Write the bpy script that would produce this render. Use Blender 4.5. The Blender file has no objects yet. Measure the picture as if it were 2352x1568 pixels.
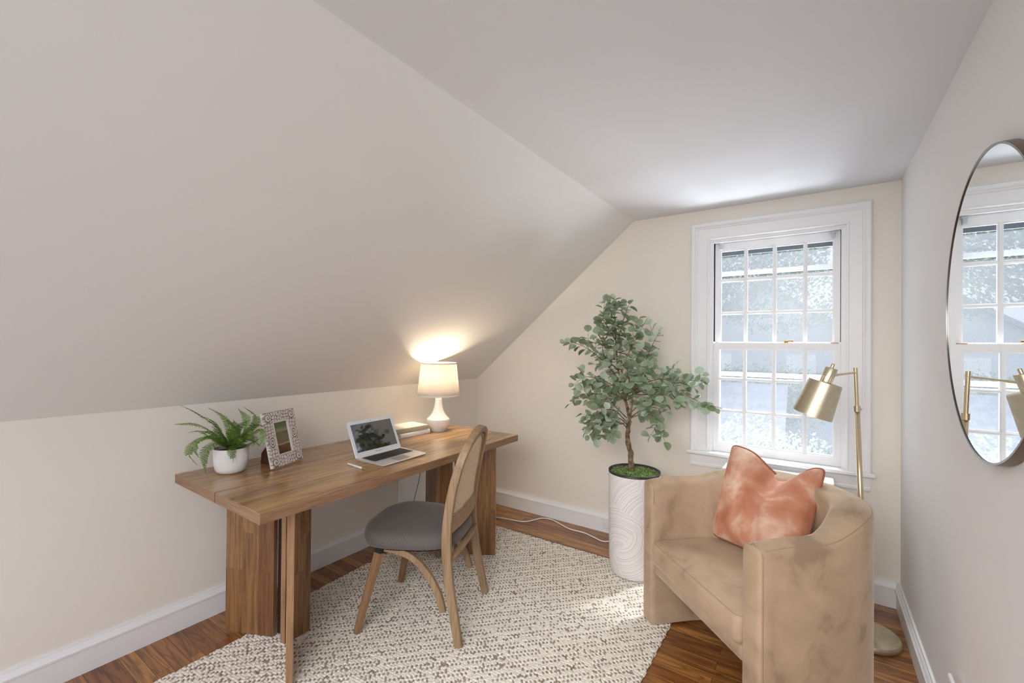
import bpy, bmesh, math, random
import numpy as np
from mathutils import Vector, Matrix, Euler
PI = math.pi
scene = bpy.context.scene
COL = scene.collection

# ------------------------------------------------------------------ camera
cam_d = bpy.data.cameras.new('camera'); cam_d.sensor_width = 36.0; cam_d.lens = 15.5506
cam_d.clip_start = 0.02; cam_d.clip_end = 300
cam = bpy.data.objects.new('camera', cam_d); COL.objects.link(cam)
yaw, pitch, roll = -0.60237, 0.00676, 0.00881
fw_ = Vector((math.sin(yaw)*math.cos(pitch), math.cos(yaw)*math.cos(pitch), math.sin(pitch)))
rt_ = Vector((math.cos(yaw), -math.sin(yaw), 0)); up_ = rt_.cross(fw_)
r2_ = math.cos(roll)*rt_ + math.sin(roll)*up_; u2_ = -math.sin(roll)*rt_ + math.cos(roll)*up_
mw = Matrix((( r2_.x, u2_.x, -fw_.x, 0), (r2_.y, u2_.y, -fw_.y, 0), (r2_.z, u2_.z, -fw_.z, 1.38), (0, 0, 0, 1)))
cam.matrix_world = mw
scene.camera = cam

# ------------------------------------------------------------------ world, sun, exposure
scene.view_settings.view_transform = 'Standard'; scene.view_settings.look = 'None'
scene.view_settings.gamma = 1.0; scene.view_settings.use_curve_mapping = False
scene.view_settings.exposure = 0.82
world = bpy.data.worlds.new('sky'); scene.world = world; world.use_nodes = True
wn = world.node_tree.nodes; wl = world.node_tree.links
bg = wn['Background']; bg.inputs[1].default_value = 1.0
wtc = wn.new('ShaderNodeTexCoord'); wsp = wn.new('ShaderNodeSeparateXYZ'); wl.new(wtc.outputs['Generated'], wsp.inputs[0])
wmr = wn.new('ShaderNodeMapRange'); wmr.inputs[1].default_value = -.4; wmr.inputs[2].default_value = .4; wl.new(wsp.outputs[1], wmr.inputs[0])
wcr = wn.new('ShaderNodeMix'); wcr.data_type = 'RGBA'; wcr.inputs[6].default_value = (.98, 1.0, 1.08, 1); wcr.inputs[7].default_value = (.92, .98, 1.04, 1)
wl.new(wmr.outputs[0], wcr.inputs[0])
wmz = wn.new('ShaderNodeMapRange'); wmz.inputs[1].default_value = -.25; wmz.inputs[2].default_value = .25; wmz.inputs[3].default_value = .45; wmz.inputs[4].default_value = 1.25; wl.new(wsp.outputs[2], wmz.inputs[0])
wl.new(wcr.outputs[2], bg.inputs[0]); wl.new(wmz.outputs[0], bg.inputs[1])
sun_d = bpy.data.lights.new('sun', 'SUN'); sun_d.energy = 7.0; sun_d.angle = math.radians(5.0); sun_d.color = (1.0, 0.98, 0.96)
sun = bpy.data.objects.new('sun', sun_d); COL.objects.link(sun)
SUNDIR = Vector((-0.62, -1.05, -1.72)).normalized()
sun.rotation_euler = SUNDIR.to_track_quat('-Z', 'Y').to_euler(); sun.location = (2, 6, 6)
# daylight entering through the window
ar_d = bpy.data.lights.new('window_daylight', 'AREA'); ar_d.shape = 'RECTANGLE'; ar_d.size = 1.6; ar_d.size_y = 1.0
ar_d.energy = 470; ar_d.color = (0.86, 0.92, 1.0)
ar = bpy.data.objects.new('window_daylight', ar_d); COL.objects.link(ar)
ar.location = (0.45, 4.45, -0.35); ar.rotation_euler = (Vector((-1.3, 1.4, 2.0))-Vector((0.45, 4.45, -0.35))).to_track_quat('-Z', 'Y').to_euler()
as_d = bpy.data.lights.new('sky_daylight', 'AREA'); as_d.shape = 'RECTANGLE'; as_d.size = 2.2; as_d.size_y = 1.2
as_d.energy = 1200; as_d.color = (0.88, 0.93, 1.0)
ask = bpy.data.objects.new('sky_daylight', as_d); COL.objects.link(ask)
ask.location = (-0.1, 4.9, 3.9); ask.rotation_euler = (Vector((-0.7, 1.6, 0.2))-Vector((-0.1, 4.9, 3.9))).to_track_quat('-Z', 'Y').to_euler()

cl_d = bpy.data.lights.new('rear_fill_light', 'AREA'); cl_d.shape = 'DISK'; cl_d.size = 1.5; cl_d.spread = math.radians(90)  # unseen fill light added behind the camera to brighten the window wall
cl_d.energy = 10.5; cl_d.color = (1.0, 0.97, 0.93)
cl = bpy.data.objects.new('rear_fill_light', cl_d); COL.objects.link(cl)
cl.location = (-0.2, -0.5, 2.10); cl.rotation_euler = (Vector((-0.8, 3.1, 0.2))-Vector((-0.2, -0.5, 2.10))).to_track_quat('-Z', 'Y').to_euler()

# ------------------------------------------------------------------ materials
def newmat(name):
    m = bpy.data.materials.new(name); m.use_nodes = True
    return m, m.node_tree.nodes, m.node_tree.links, m.node_tree.nodes['Principled BSDF']
def N(nodes, t, **kw):
    n = nodes.new(t)
    for k, v in kw.items(): setattr(n, k, v)
    return n
def rgb(c): return (c[0], c[1], c[2], 1.0)
def hx(h):
    h = h.lstrip('#'); c = [int(h[i:i+2], 16)/255 for i in (0, 2, 4)]
    return tuple((x/12.92 if x <= .04045 else ((x+.055)/1.055)**2.4) for x in c)
def simple(name, col, rough=.5, metal=0, bump=0, bscale=200, var=0, vscale=3, col2=None, coat=0, sheen=0, spec=None, distort=0):
    m, n, l, p = newmat(name)
    p.inputs['Base Color'].default_value = rgb(col); p.inputs['Roughness'].default_value = rough
    p.inputs['Metallic'].default_value = metal
    if coat: p.inputs['Coat Weight'].default_value = coat; p.inputs['Coat Roughness'].default_value = .1
    if sheen:
        p.inputs['Sheen Weight'].default_value = sheen; p.inputs['Sheen Roughness'].default_value = .4
    if spec is not None: p.inputs['Specular IOR Level'].default_value = spec
    tc = N(n, 'ShaderNodeTexCoord')
    if col2 is not None:
        nz = N(n, 'ShaderNodeTexNoise'); nz.inputs['Scale'].default_value = vscale; nz.inputs['Detail'].default_value = 5
        nz.inputs['Distortion'].default_value = distort
        l.new(tc.outputs['Object'], nz.inputs['Vector'])
        cr = N(n, 'ShaderNodeValToRGB'); cr.color_ramp.elements[0].position = .35; cr.color_ramp.elements[1].position = .65
        cr.color_ramp.elements[0].color = rgb(col); cr.color_ramp.elements[1].color = rgb(col2)
        l.new(nz.outputs['Fac'], cr.inputs['Fac']); l.new(cr.outputs['Color'], p.inputs['Base Color'])
    if bump:
        nb = N(n, 'ShaderNodeTexNoise'); nb.inputs['Scale'].default_value = bscale; nb.inputs['Detail'].default_value = 3
        l.new(tc.outputs['Object'], nb.inputs['Vector'])
        b = N(n, 'ShaderNodeBump'); b.inputs['Strength'].default_value = bump; b.inputs['Distance'].default_value = .002
        l.new(nb.outputs['Fac'], b.inputs['Height']); l.new(b.outputs['Normal'], p.inputs['Normal'])
    return m
def wood(name, order, stave_w, stave_l, cA, cB, dark, rough=.35, grain=1.0, mortar=.0012, mcol=(.02, .01, .006), coat=0, wave=.5, bumps=.15, gs=1.0, streak=0):
    """order: which object axes run (along the grain, across, the third)"""
    m, n, l, p = newmat(name)
    tc = N(n, 'ShaderNodeTexCoord'); sp = N(n, 'ShaderNodeSeparateXYZ'); cb = N(n, 'ShaderNodeCombineXYZ')
    l.new(tc.outputs['Object'], sp.inputs[0])
    for i, a in enumerate(order): l.new(sp.outputs[a], cb.inputs[i])
    br = N(n, 'ShaderNodeTexBrick'); br.offset = .37; br.offset_frequency = 2; br.squash = 1
    br.inputs['Scale'].default_value = 1; br.inputs['Brick Width'].default_value = stave_l; br.inputs['Row Height'].default_value = stave_w
    br.inputs['Mortar Size'].default_value = mortar; br.inputs['Mortar Smooth'].default_value = .3; br.inputs['Bias'].default_value = 0
    br.inputs['Color1'].default_value = (0, 0, 0, 1); br.inputs['Color2'].default_value = (1, 1, 1, 1); br.inputs['Mortar'].default_value = (.5, .5, .5, 1)
    l.new(cb.outputs[0], br.inputs['Vector'])
    # shift the grain of each stave
    sep = N(n, 'ShaderNodeSeparateColor'); l.new(br.outputs['Color'], sep.inputs[0])
    add = N(n, 'ShaderNodeVectorMath', operation='MULTIPLY_ADD'); add.inputs[1].default_value = (7, 3, 5)
    l.new(br.outputs['Color'], add.inputs[0]); l.new(cb.outputs[0], add.inputs[2])
    mp = N(n, 'ShaderNodeMapping'); mp.inputs['Scale'].default_value = (3.0*gs, 55*gs, 55*gs); l.new(add.outputs[0], mp.inputs['Vector'])
    g1 = N(n, 'ShaderNodeTexNoise'); g1.inputs['Scale'].default_value = 1; g1.inputs['Detail'].default_value = 6; g1.inputs['Roughness'].default_value = .65; g1.inputs['Distortion'].default_value = .6
    l.new(mp.outputs[0], g1.inputs['Vector'])
    mp2 = N(n, 'ShaderNodeMapping'); mp2.inputs['Scale'].default_value = (1.3*gs, 9*gs, 9*gs); l.new(add.outputs[0], mp2.inputs['Vector'])
    wv = N(n, 'ShaderNodeTexNoise'); wv.inputs['Scale'].default_value = 1.0; wv.inputs['Detail'].default_value = 3; wv.inputs['Distortion'].default_value = 1.6
    l.new(mp2.outputs[0], wv.inputs['Vector'])
    rings = N(n, 'ShaderNodeMath', operation='MULTIPLY'); rings.inputs[1].default_value = 34; l.new(wv.outputs['Fac'], rings.inputs[0])
    sn = N(n, 'ShaderNodeMath', operation='SINE'); l.new(rings.outputs[0], sn.inputs[0])
    base = N(n, 'ShaderNodeMix', data_type='RGBA'); base.inputs[6].default_value = rgb(cA); base.inputs[7].default_value = rgb(cB)
    l.new(sep.outputs[0], base.inputs[0])
    r1 = N(n, 'ShaderNodeMapRange'); r1.inputs[1].default_value = .42; r1.inputs[2].default_value = .68; r1.inputs[3].default_value = 0; r1.inputs[4].default_value = .75*grain
    l.new(g1.outputs['Fac'], r1.inputs[0])
    m1 = N(n, 'ShaderNodeMix', data_type='RGBA'); m1.inputs[7].default_value = rgb(dark); l.new(base.outputs[2], m1.inputs[6]); l.new(r1.outputs[0], m1.inputs[0])
    r2 = N(n, 'ShaderNodeMapRange'); r2.inputs[1].default_value = .2; r2.inputs[2].default_value = 1; r2.inputs[3].default_value = 0; r2.inputs[4].default_value = wave
    l.new(sn.outputs[0], r2.inputs[0])
    m2 = N(n, 'ShaderNodeMix', data_type='RGBA'); m2.inputs[7].default_value = rgb(dark); l.new(m1.outputs[2], m2.inputs[6]); l.new(r2.outputs[0], m2.inputs[0])
    top_ = m2
    if streak:
        mp3 = N(n, 'ShaderNodeMapping'); mp3.inputs['Scale'].default_value = (2.2, 26, 26); l.new(cb.outputs[0], mp3.inputs['Vector'])
        g3 = N(n, 'ShaderNodeTexNoise'); g3.inputs['Scale'].default_value = 1; g3.inputs['Detail'].default_value = 4; g3.inputs['Distortion'].default_value = .8; l.new(mp3.outputs[0], g3.inputs['Vector'])
        r3 = N(n, 'ShaderNodeMapRange'); r3.inputs[1].default_value = .52; r3.inputs[2].default_value = .72; r3.inputs[3].default_value = 0; r3.inputs[4].default_value = streak; l.new(g3.outputs['Fac'], r3.inputs[0])
        top_ = N(n, 'ShaderNodeMix', data_type='RGBA'); top_.inputs[7].default_value = rgb(dark); l.new(m2.outputs[2], top_.inputs[6]); l.new(r3.outputs[0], top_.inputs[0])
    m3 = N(n, 'ShaderNodeMix', data_type='RGBA'); m3.inputs[7].default_value = rgb(mcol); l.new(top_.outputs[2], m3.inputs[6]); l.new(br.outputs['Fac'], m3.inputs[0])
    l.new(m3.outputs[2], p.inputs['Base Color'])
    p.inputs['Roughness'].default_value = rough
    if coat: p.inputs['Coat Weight'].default_value = coat; p.inputs['Coat Roughness'].default_value = .18
    bp = N(n, 'ShaderNodeBump'); bp.inputs['Strength'].default_value = bumps; bp.inputs['Distance'].default_value = .001
    l.new(g1.outputs['Fac'], bp.inputs['Height']); l.new(bp.outputs['Normal'], p.inputs['Normal'])
    return m

M = {}
M['wall'] = simple('cream_wall_paint', (.86, .812, .735), .75, bump=.05, bscale=260)
M['wall_right'] = simple('pale_wall_paint', (.86, .85, .85), .75, bump=.05, bscale=260)
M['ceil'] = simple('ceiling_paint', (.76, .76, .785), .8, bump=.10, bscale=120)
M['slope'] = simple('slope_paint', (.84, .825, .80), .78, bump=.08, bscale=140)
M['trim'] = simple('white_trim_paint', (.88, .88, .89), .35, bump=.08, bscale=40)
M['floor'] = wood('oak_floor', (0, 1, 2), .0572, .95, hx('c68c4a'), hx('8a5128'), hx('4a2510'), rough=.28, coat=.3, wave=.45, mortar=.0009)
M['desk_top'] = wood('desk_wood_top', (1, 0, 2), .093, .62, hx('c59a64'), hx('a67c50'), hx('684a2e'), rough=.26, coat=.35, wave=.10, streak=.62, mortar=.0003, mcol=hx('5a3b22'))
M['desk_edge'] = wood('desk_wood_edge', (1, 2, 0), .3, 5, hx('99775a'), hx('99775a'), hx('664a34'), rough=.45, wave=.05, mortar=0, gs=2.2)
M['desk_edge_x'] = wood('desk_wood_edge_end', (0, 2, 1), .3, 5, hx('99775a'), hx('99775a'), hx('664a34'), rough=.45, wave=.05, mortar=0, gs=2.2)
M['desk_leg'] = wood('desk_wood_legs', (2, 0, 1), .088, .47, hx('9c7347'), hx('6e4128'), hx('452818'), rough=.38, coat=.2, wave=.06, streak=.5, mortar=.0003, mcol=hx('3a2110'))
M['desk_leg_end'] = wood('desk_wood_leg_ends', (2, 1, 0), .5, 5, hx('a98260'), hx('a98260'), hx('76573c'), rough=.45, wave=.05, mortar=0, gs=2)
M['desk_joint_gap'] = simple('dark_joint_gap', hx('2c1c10'), .7)
M['chair_wood'] = wood('chair_oak', (2, 0, 1), .5, 5, hx('9f8363'), hx('9f8363'), hx('735a3f'), rough=.5, wave=.1, mortar=0)
M['chair_leg'] = wood('chair_front_leg_wood', (2, 0, 1), .5, 5, hx('93704d'), hx('93704d'), hx('6a4b35'), rough=.55, wave=.1, mortar=0)
M['cane'] = simple('cane_webbing', hx('e3cdb2'), .55, bump=.2, bscale=500)
M['dark_metal'] = simple('black_metal', (.012, .012, .014), .4, metal=.3)
M['white_ceramic'] = simple('white_ceramic', (.80, .78, .76), .22, coat=.4)
M['pot_white'] = simple('matte_white_pot', (.80, .785, .77), .55)
M['brass'] = simple('brushed_brass', hx('d6cdb4'), .38, metal=1.0, col2=hx('cbc1a6'), vscale=30)
M['brass_pole'] = simple('brass_pole', hx('d9c8a6'), .28, metal=1.0)
M['white_plastic'] = simple('white_plastic', (.82, .81, .80), .4)
M['inner_white'] = simple('white_enamel', (.9, .88, .84), .5)
M['aluminium'] = simple('laptop_aluminium', (.80, .79, .79), .33, metal=.55)
M['bezel'] = simple('laptop_bezel', (.76, .78, .82), .35, metal=.3)
M['black_gloss'] = simple('screen_glass', (.012, .012, .014), .03); M['black_gloss'].node_tree.nodes['Principled BSDF'].inputs['IOR'].default_value = 2.4
M['key'] = simple('black_keys', (.02, .018, .018), .5)
M['book_white'] = simple('white_book_cover', (.84, .82, .82), .45)
M['book_grey'] = simple('linen_book_cover', hx('b4ad98'), .85, bump=.5, bscale=900)
M['book_pale'] = simple('pale_book_cover', hx('ece7dc'), .7)
M['paper'] = simple('paper_edges', hx('e0d3bd'), .9, bump=.4, bscale=600)
M['letter_grey'] = simple('pale_letters', hx('f4f2f2'), .5)
M['letter_dark'] = simple('grey_letters', hx('8d9098'), .5)
M['gold'] = simple('gold_metal', hx('ead09a'), .3, metal=1)
M['steel'] = simple('mirror_frame_metal', hx('8a8580'), .3, metal=1)
M['bronze'] = simple('mirror_edge_metal', hx('7a6655'), .35, metal=.9)
M['brown_card'] = simple('brown_backing', hx('4a2416'), .8)
M['moss'] = simple('moss', hx('55732e'), .9, col2=hx('a9bd6c'), vscale=60)
M['soil'] = simple('soil', hx('3a2618'), .95, bump=1, bscale=150, col2=hx('6b4c34'), vscale=120)
M['bark'] = simple('bark', hx('5b4637'), .9, bump=1.0, bscale=90, col2=hx('9a8468'), vscale=40)
M['twig'] = simple('green_twig', hx('7c7a4c'), .8)
M['black_rim'] = simple('dark_liner', (.03, .027, .03), .4)
M['cord'] = simple('white_cord', (.82, .80, .79), .5)
M['black_cord'] = simple('dark_cord', (.03, .03, .032), .5)
M['latch_brass'] = simple('aged_brass', hx('b39457'), .35, metal=.9)
M['storm_metal'] = simple('storm_frame_metal', (.70, .72, .75), .4)
M['dark_gap'] = simple('dark_channel', (.05, .04, .04), .8)
M['siding'] = simple('pale_siding', (.55, .58, .62), .8)
M['roofing'] = simple('grey_shingles', (.17, .19, .22), .9, bump=1, bscale=25, col2=(.26, .28, .31), vscale=14)
M['grass_ground'] = simple('lawn', (.10, .17, .05), .95)

def leafmat(name, a, b, back=None, trans=.25, rough=.5):
    m, n, l, p = newmat(name)
    oi = N(n, 'ShaderNodeAttribute'); oi.attribute_name = 'rnd'
    cr = N(n, 'ShaderNodeMix', data_type='RGBA'); cr.inputs[6].default_value = rgb(a); cr.inputs[7].default_value = rgb(b)
    l.new(oi.outputs['Fac'], cr.inputs[0])
    out = cr.outputs[2]
    l.new(out, p.inputs['Base Color']); p.inputs['Roughness'].default_value = rough
    tr = N(n, 'ShaderNodeBsdfTranslucent'); l.new(out, tr.inputs['Color'])
    mx = N(n, 'ShaderNodeMixShader'); mx.inputs[0].default_value = trans
    l.new(p.outputs[0], mx.inputs[1]); l.new(tr.outputs[0], mx.inputs[2])
    l.new(mx.outputs[0], n['Material Output'].inputs['Surface'])
    return m
M['euc'] = leafmat('eucalyptus_leaf', hx('7d9066'), hx('bfcfbc'), trans=.2)
M['fern'] = leafmat('fern_leaf', hx('3c6020'), hx('86ab46'), trans=.3)
M['outleaf'] = leafmat('garden_leaf', hx('3c5a28'), hx('9cb46a'), trans=.35)
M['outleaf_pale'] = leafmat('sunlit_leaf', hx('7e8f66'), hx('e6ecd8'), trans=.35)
M['mossleaf'] = leafmat('moss_tuft', hx('4f7030'), hx('b4c886'), trans=.1, rough=.9)

def mix_color_noise(name, stops, scale, rough, sheen=0, distort=0, detail=6, bump=.1, bscale=300, metal=0):
    m, n, l, p = newmat(name)
    tc = N(n, 'ShaderNodeTexCoord'); nz = N(n, 'ShaderNodeTexNoise')
    nz.inputs['Scale'].default_value = scale; nz.inputs['Detail'].default_value = detail; nz.inputs['Distortion'].default_value = distort
    l.new(tc.outputs['Object'], nz.inputs['Vector'])
    cr = N(n, 'ShaderNodeValToRGB'); e = cr.color_ramp.elements
    e[0].position, e[0].color = stops[0][0], rgb(stops[0][1]); e[1].position, e[1].color = stops[-1][0], rgb(stops[-1][1])
    for pos, c in stops[1:-1]:
        x = e.new(pos); x.color = rgb(c)
    l.new(nz.outputs['Fac'], cr.inputs['Fac']); l.new(cr.outputs['Color'], p.inputs['Base Color'])
    p.inputs['Roughness'].default_value = rough; p.inputs['Specular IOR Level'].default_value = .25
    if sheen: p.inputs['Sheen Weight'].default_value = sheen; p.inputs['Sheen Roughness'].default_value = .35; p.inputs['Sheen Tint'].default_value = (1, .9, .8, 1)
    nb = N(n, 'ShaderNodeTexNoise'); nb.inputs['Scale'].default_value = bscale; l.new(tc.outputs['Object'], nb.inputs['Vector'])
    b = N(n, 'ShaderNodeBump'); b.inputs['Strength'].default_value = bump; b.inputs['Distance'].default_value = .001
    l.new(nb.outputs['Fac'], b.inputs['Height']); l.new(b.outputs['Normal'], p.inputs['Normal'])
    return m
M['velvet'] = mix_color_noise('tan_velvet', [(.33, hx('9c846c')), (.42, hx('af967c')), (.62, hx('bba287'))], 6.5, .8, sheen=.4, distort=.5)
M['pink_velvet'] = mix_color_noise('terracotta_velvet', [(.32, hx('b57456')), (.47, hx('c58b70')), (.62, hx('e0bfa8'))], 7.5, .75, sheen=.5, distort=.35)
M['grey_fabric'] = mix_color_noise('grey_fabric', [(.3, hx('4f4846')), (.7, hx('77706c'))], 500, .9, sheen=.3, bump=.6, bscale=900)

# woven pattern on the chair cushion
def glass_mat():
    m, n, l, p = newmat('window_glass')
    tr = N(n, 'ShaderNodeBsdfTransparent'); tr.inputs[0].default_value = (.97, .98, .98, 1)
    gl = N(n, 'ShaderNodeBsdfGlossy'); gl.inputs['Roughness'].default_value = .22
    mx = N(n, 'ShaderNodeMixShader'); mx.inputs[0].default_value = .02
    l.new(tr.outputs[0], mx.inputs[1]); l.new(gl.outputs[0], mx.inputs[2]); l.new(mx.outputs[0], n['Material Output'].inputs['Surface'])
    return m
M['glass'] = glass_mat()
def dusty_mat():
    m, n, l, p = newmat('dusty_storm_glass')
    tc = N(n, 'ShaderNodeTexCoord'); nz = N(n, 'ShaderNodeTexNoise'); nz.inputs['Scale'].default_value = 260; nz.inputs['Detail'].default_value = 3
    l.new(tc.outputs['Object'], nz.inputs['Vector'])
    mr = N(n, 'ShaderNodeMapRange'); mr.inputs[1].default_value = .3; mr.inputs[2].default_value = .7; mr.inputs[3].default_value = .40; mr.inputs[4].default_value = .62
    l.new(nz.outputs['Fac'], mr.inputs[0])
    tr = N(n, 'ShaderNodeBsdfTransparent'); tl = N(n, 'ShaderNodeBsdfTranslucent'); tl.inputs[0].default_value = (.043, .044, .050, 1)
    mx = N(n, 'ShaderNodeMixShader'); l.new(mr.outputs[0], mx.inputs[0])
    l.new(tr.outputs[0], mx.inputs[1]); l.new(tl.outputs[0], mx.inputs[2]); l.new(mx.outputs[0], n['Material Output'].inputs['Surface'])
    return m
M['dusty'] = dusty_mat()
def shade_mat():
    m, n, l, p = newmat('lamp_shade_linen')
    d = N(n, 'ShaderNodeBsdfDiffuse'); d.inputs[0].default_value = (.86, .83, .78, 1)
    t = N(n, 'ShaderNodeBsdfTranslucent'); t.inputs[0].default_value = (.90, .86, .80, 1)
    mx = N(n, 'ShaderNodeMixShader'); mx.inputs[0].default_value = .5
    tc = N(n, 'ShaderNodeTexCoord'); nb = N(n, 'ShaderNodeTexNoise'); nb.inputs['Scale'].default_value = 400
    l.new(tc.outputs['Object'], nb.inputs['Vector'])
    b = N(n, 'ShaderNodeBump'); b.inputs['Strength'].default_value = .2; b.inputs['Distance'].default_value = .001
    l.new(nb.outputs['Fac'], b.inputs['Height']); l.new(b.outputs['Normal'], d.inputs['Normal'])
    l.new(d.outputs[0], mx.inputs[1]); l.new(t.outputs[0], mx.inputs[2]); l.new(mx.outputs[0], n['Material Output'].inputs['Surface'])
    return m
M['shade'] = shade_mat()
def emis(name, c, s):
    m, n, l, p = newmat(name); p.inputs['Emission Color'].default_value = rgb(c); p.inputs['Emission Strength'].default_value = s
    p.inputs['Base Color'].default_value = rgb(c); return m
M['shade_trim'] = simple('shade_trim', (.80, .76, .70), .8)
M['bulb'] = emis('lit_bulb', (1, .85, .62), 6)
def mirror_mat():
    m, n, l, p = newmat('mirror_glass'); p.inputs['Metallic'].default_value = 1; p.inputs['Roughness'].default_value = 0.0
    p.inputs['Base Color'].default_value = (.93, .95, .95, 1); return m
M['mirror'] = mirror_mat()
def rug_mat():
    m, n, l, p = newmat('woven_wool')
    a = N(n, 'ShaderNodeAttribute'); a.attribute_name = 'rugcol'
    l.new(a.outputs['Color'], p.inputs['Base Color']); p.inputs['Roughness'].default_value = .95; p.inputs['Specular IOR Level'].default_value = .1
    tc = N(n, 'ShaderNodeTexCoord'); nb = N(n, 'ShaderNodeTexNoise'); nb.inputs['Scale'].default_value = 700
    l.new(tc.outputs['Object'], nb.inputs['Vector'])
    b = N(n, 'ShaderNodeBump'); b.inputs['Strength'].default_value = .4; b.inputs['Distance'].default_value = .001
    l.new(nb.outputs['Fac'], b.inputs['Height']); l.new(b.outputs['Normal'], p.inputs['Normal'])
    return m
M['rug'] = rug_mat()
def planter_mat():
    m, n, l, p = newmat('combed_plaster')
    tc = N(n, 'ShaderNodeTexCoord'); sp = N(n, 'ShaderNodeSeparateXYZ'); l.new(tc.outputs['Object'], sp.inputs[0])
    # arcs: distance from cell centres of a coarse voronoi, combed with fine lines
    at = N(n, 'ShaderNodeMath', operation='ARCTAN2'); l.new(sp.outputs[1], at.inputs[0]); l.new(sp.outputs[0], at.inputs[1])
    ml = N(n, 'ShaderNodeMath', operation='MULTIPLY'); ml.inputs[1].default_value = .155; l.new(at.outputs[0], ml.inputs[0])
    cb = N(n, 'ShaderNodeCombineXYZ'); l.new(ml.outputs[0], cb.inputs[0]); l.new(sp.outputs[2], cb.inputs[1])
    vo = N(n, 'ShaderNodeTexVoronoi'); vo.inputs['Scale'].default_value = 4.2; vo.inputs['Randomness'].default_value = 1
    l.new(cb.outputs[0], vo.inputs['Vector'])
    nz = N(n, 'ShaderNodeTexNoise'); nz.inputs['Scale'].default_value = 14; nz.inputs['Detail'].default_value = 4; l.new(cb.outputs[0], nz.inputs['Vector'])
    # radial distance from a point shifted away from the cell centre: big sweeping arcs
    off = N(n, 'ShaderNodeVectorMath', operation='SUBTRACT'); l.new(cb.outputs[0], off.inputs[0])
    sc = N(n, 'ShaderNodeVectorMath', operation='MULTIPLY_ADD'); sc.inputs[1].default_value = (.5, .5, 0); sc.inputs[2].default_value = (-.25, -.2, 0)
    l.new(vo.outputs['Color'], sc.inputs[0])
    pos = N(n, 'ShaderNodeVectorMath', operation='ADD'); l.new(vo.outputs['Position'], pos.inputs[0]); l.new(sc.outputs[0], pos.inputs[1])
    l.new(pos.outputs[0], off.inputs[1])
    ln = N(n, 'ShaderNodeVectorMath', operation='LENGTH'); l.new(off.outputs[0], ln.inputs[0])
    dd = N(n, 'ShaderNodeMath', operation='MULTIPLY_ADD'); dd.inputs[1].default_value = .012; l.new(nz.outputs['Fac'], dd.inputs[0]); l.new(ln.outputs['Value'], dd.inputs[2])
    n1 = N(n, 'ShaderNodeTexNoise', noise_dimensions='1D'); n1.inputs['Scale'].default_value = 210; n1.inputs['Detail'].default_value = 2
    l.new(dd.outputs[0], n1.inputs['W'])
    cr = N(n, 'ShaderNodeValToRGB'); cr.color_ramp.elements[0].position = .33; cr.color_ramp.elements[0].color = rgb(hx('c6c1bf')); cr.color_ramp.elements[1].position = .47; cr.color_ramp.elements[1].color = rgb(hx('e9e4e2'))
    l.new(n1.outputs['Fac'], cr.inputs['Fac']); l.new(cr.outputs['Color'], p.inputs['Base Color'])
    p.inputs['Roughness'].default_value = .7
    b = N(n, 'ShaderNodeBump'); b.inputs['Strength'].default_value = .45; b.inputs['Distance'].default_value = .002
    l.new(n1.outputs['Fac'], b.inputs['Height']); l.new(b.outputs['Normal'], p.inputs['Normal'])
    return m
M['planter'] = planter_mat()
def carved_mat():
    m, n, l, p = newmat('whitewashed_carving')
    a = N(n, 'ShaderNodeAttribute'); a.attribute_name = 'carve'
    cr = N(n, 'ShaderNodeValToRGB'); e = cr.color_ramp.elements
    e[0].position = .05; e[0].color = rgb(hx('4a3a2e')); e[1].position = .5; e[1].color = rgb(hx('cfc8c4'))
    x = e.new(.22); x.color = rgb(hx('9a8c80'))
    l.new(a.outputs['Fac'], cr.inputs['Fac']); l.new(cr.outputs['Color'], p.inputs['Base Color']); p.inputs['Roughness'].default_value = .65
    return m
M['carved'] = carved_mat()
def picture_reflection_mat():  # painted bands stand for the reflection of shelf and room in the glass
    m, n, l, p = newmat('picture_reflection')
    tc = N(n, 'ShaderNodeTexCoord'); sp = N(n, 'ShaderNodeSeparateXYZ'); l.new(tc.outputs['Object'], sp.inputs[0])
    nz = N(n, 'ShaderNodeTexNoise'); nz.inputs['Scale'].default_value = 22; nz.inputs['Detail'].default_value = 4; l.new(tc.outputs['Object'], nz.inputs['Vector'])
    cr = N(n, 'ShaderNodeValToRGB'); e = cr.color_ramp.elements
    e[0].position = .0; e[0].color = rgb(hx('4e341c')); e[1].position = 1; e[1].color = rgb(hx('58603a'))
    for pos, c in ((.34, '6a4c2c'), (.37, 'a89a80'), (.42, '7a6b4f'), (.80, '66603e'), (.84, '8c8464')):
        x = e.new(pos); x.color = rgb(hx(c))
    mr = N(n, 'ShaderNodeMapRange'); mr.inputs[1].default_value = .06; mr.inputs[2].default_value = .20
    ad = N(n, 'ShaderNodeMath', operation='MULTIPLY_ADD'); ad.inputs[1].default_value = .02; l.new(nz.outputs['Fac'], ad.inputs[0]); l.new(sp.outputs[2], ad.inputs[2])
    l.new(ad.outputs[0], mr.inputs[0]); l.new(mr.outputs[0], cr.inputs['Fac']); l.new(cr.outputs['Color'], p.inputs['Base Color'])
    p.inputs['Roughness'].default_value = .08
    return m
M['picture'] = picture_reflection_mat()

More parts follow.
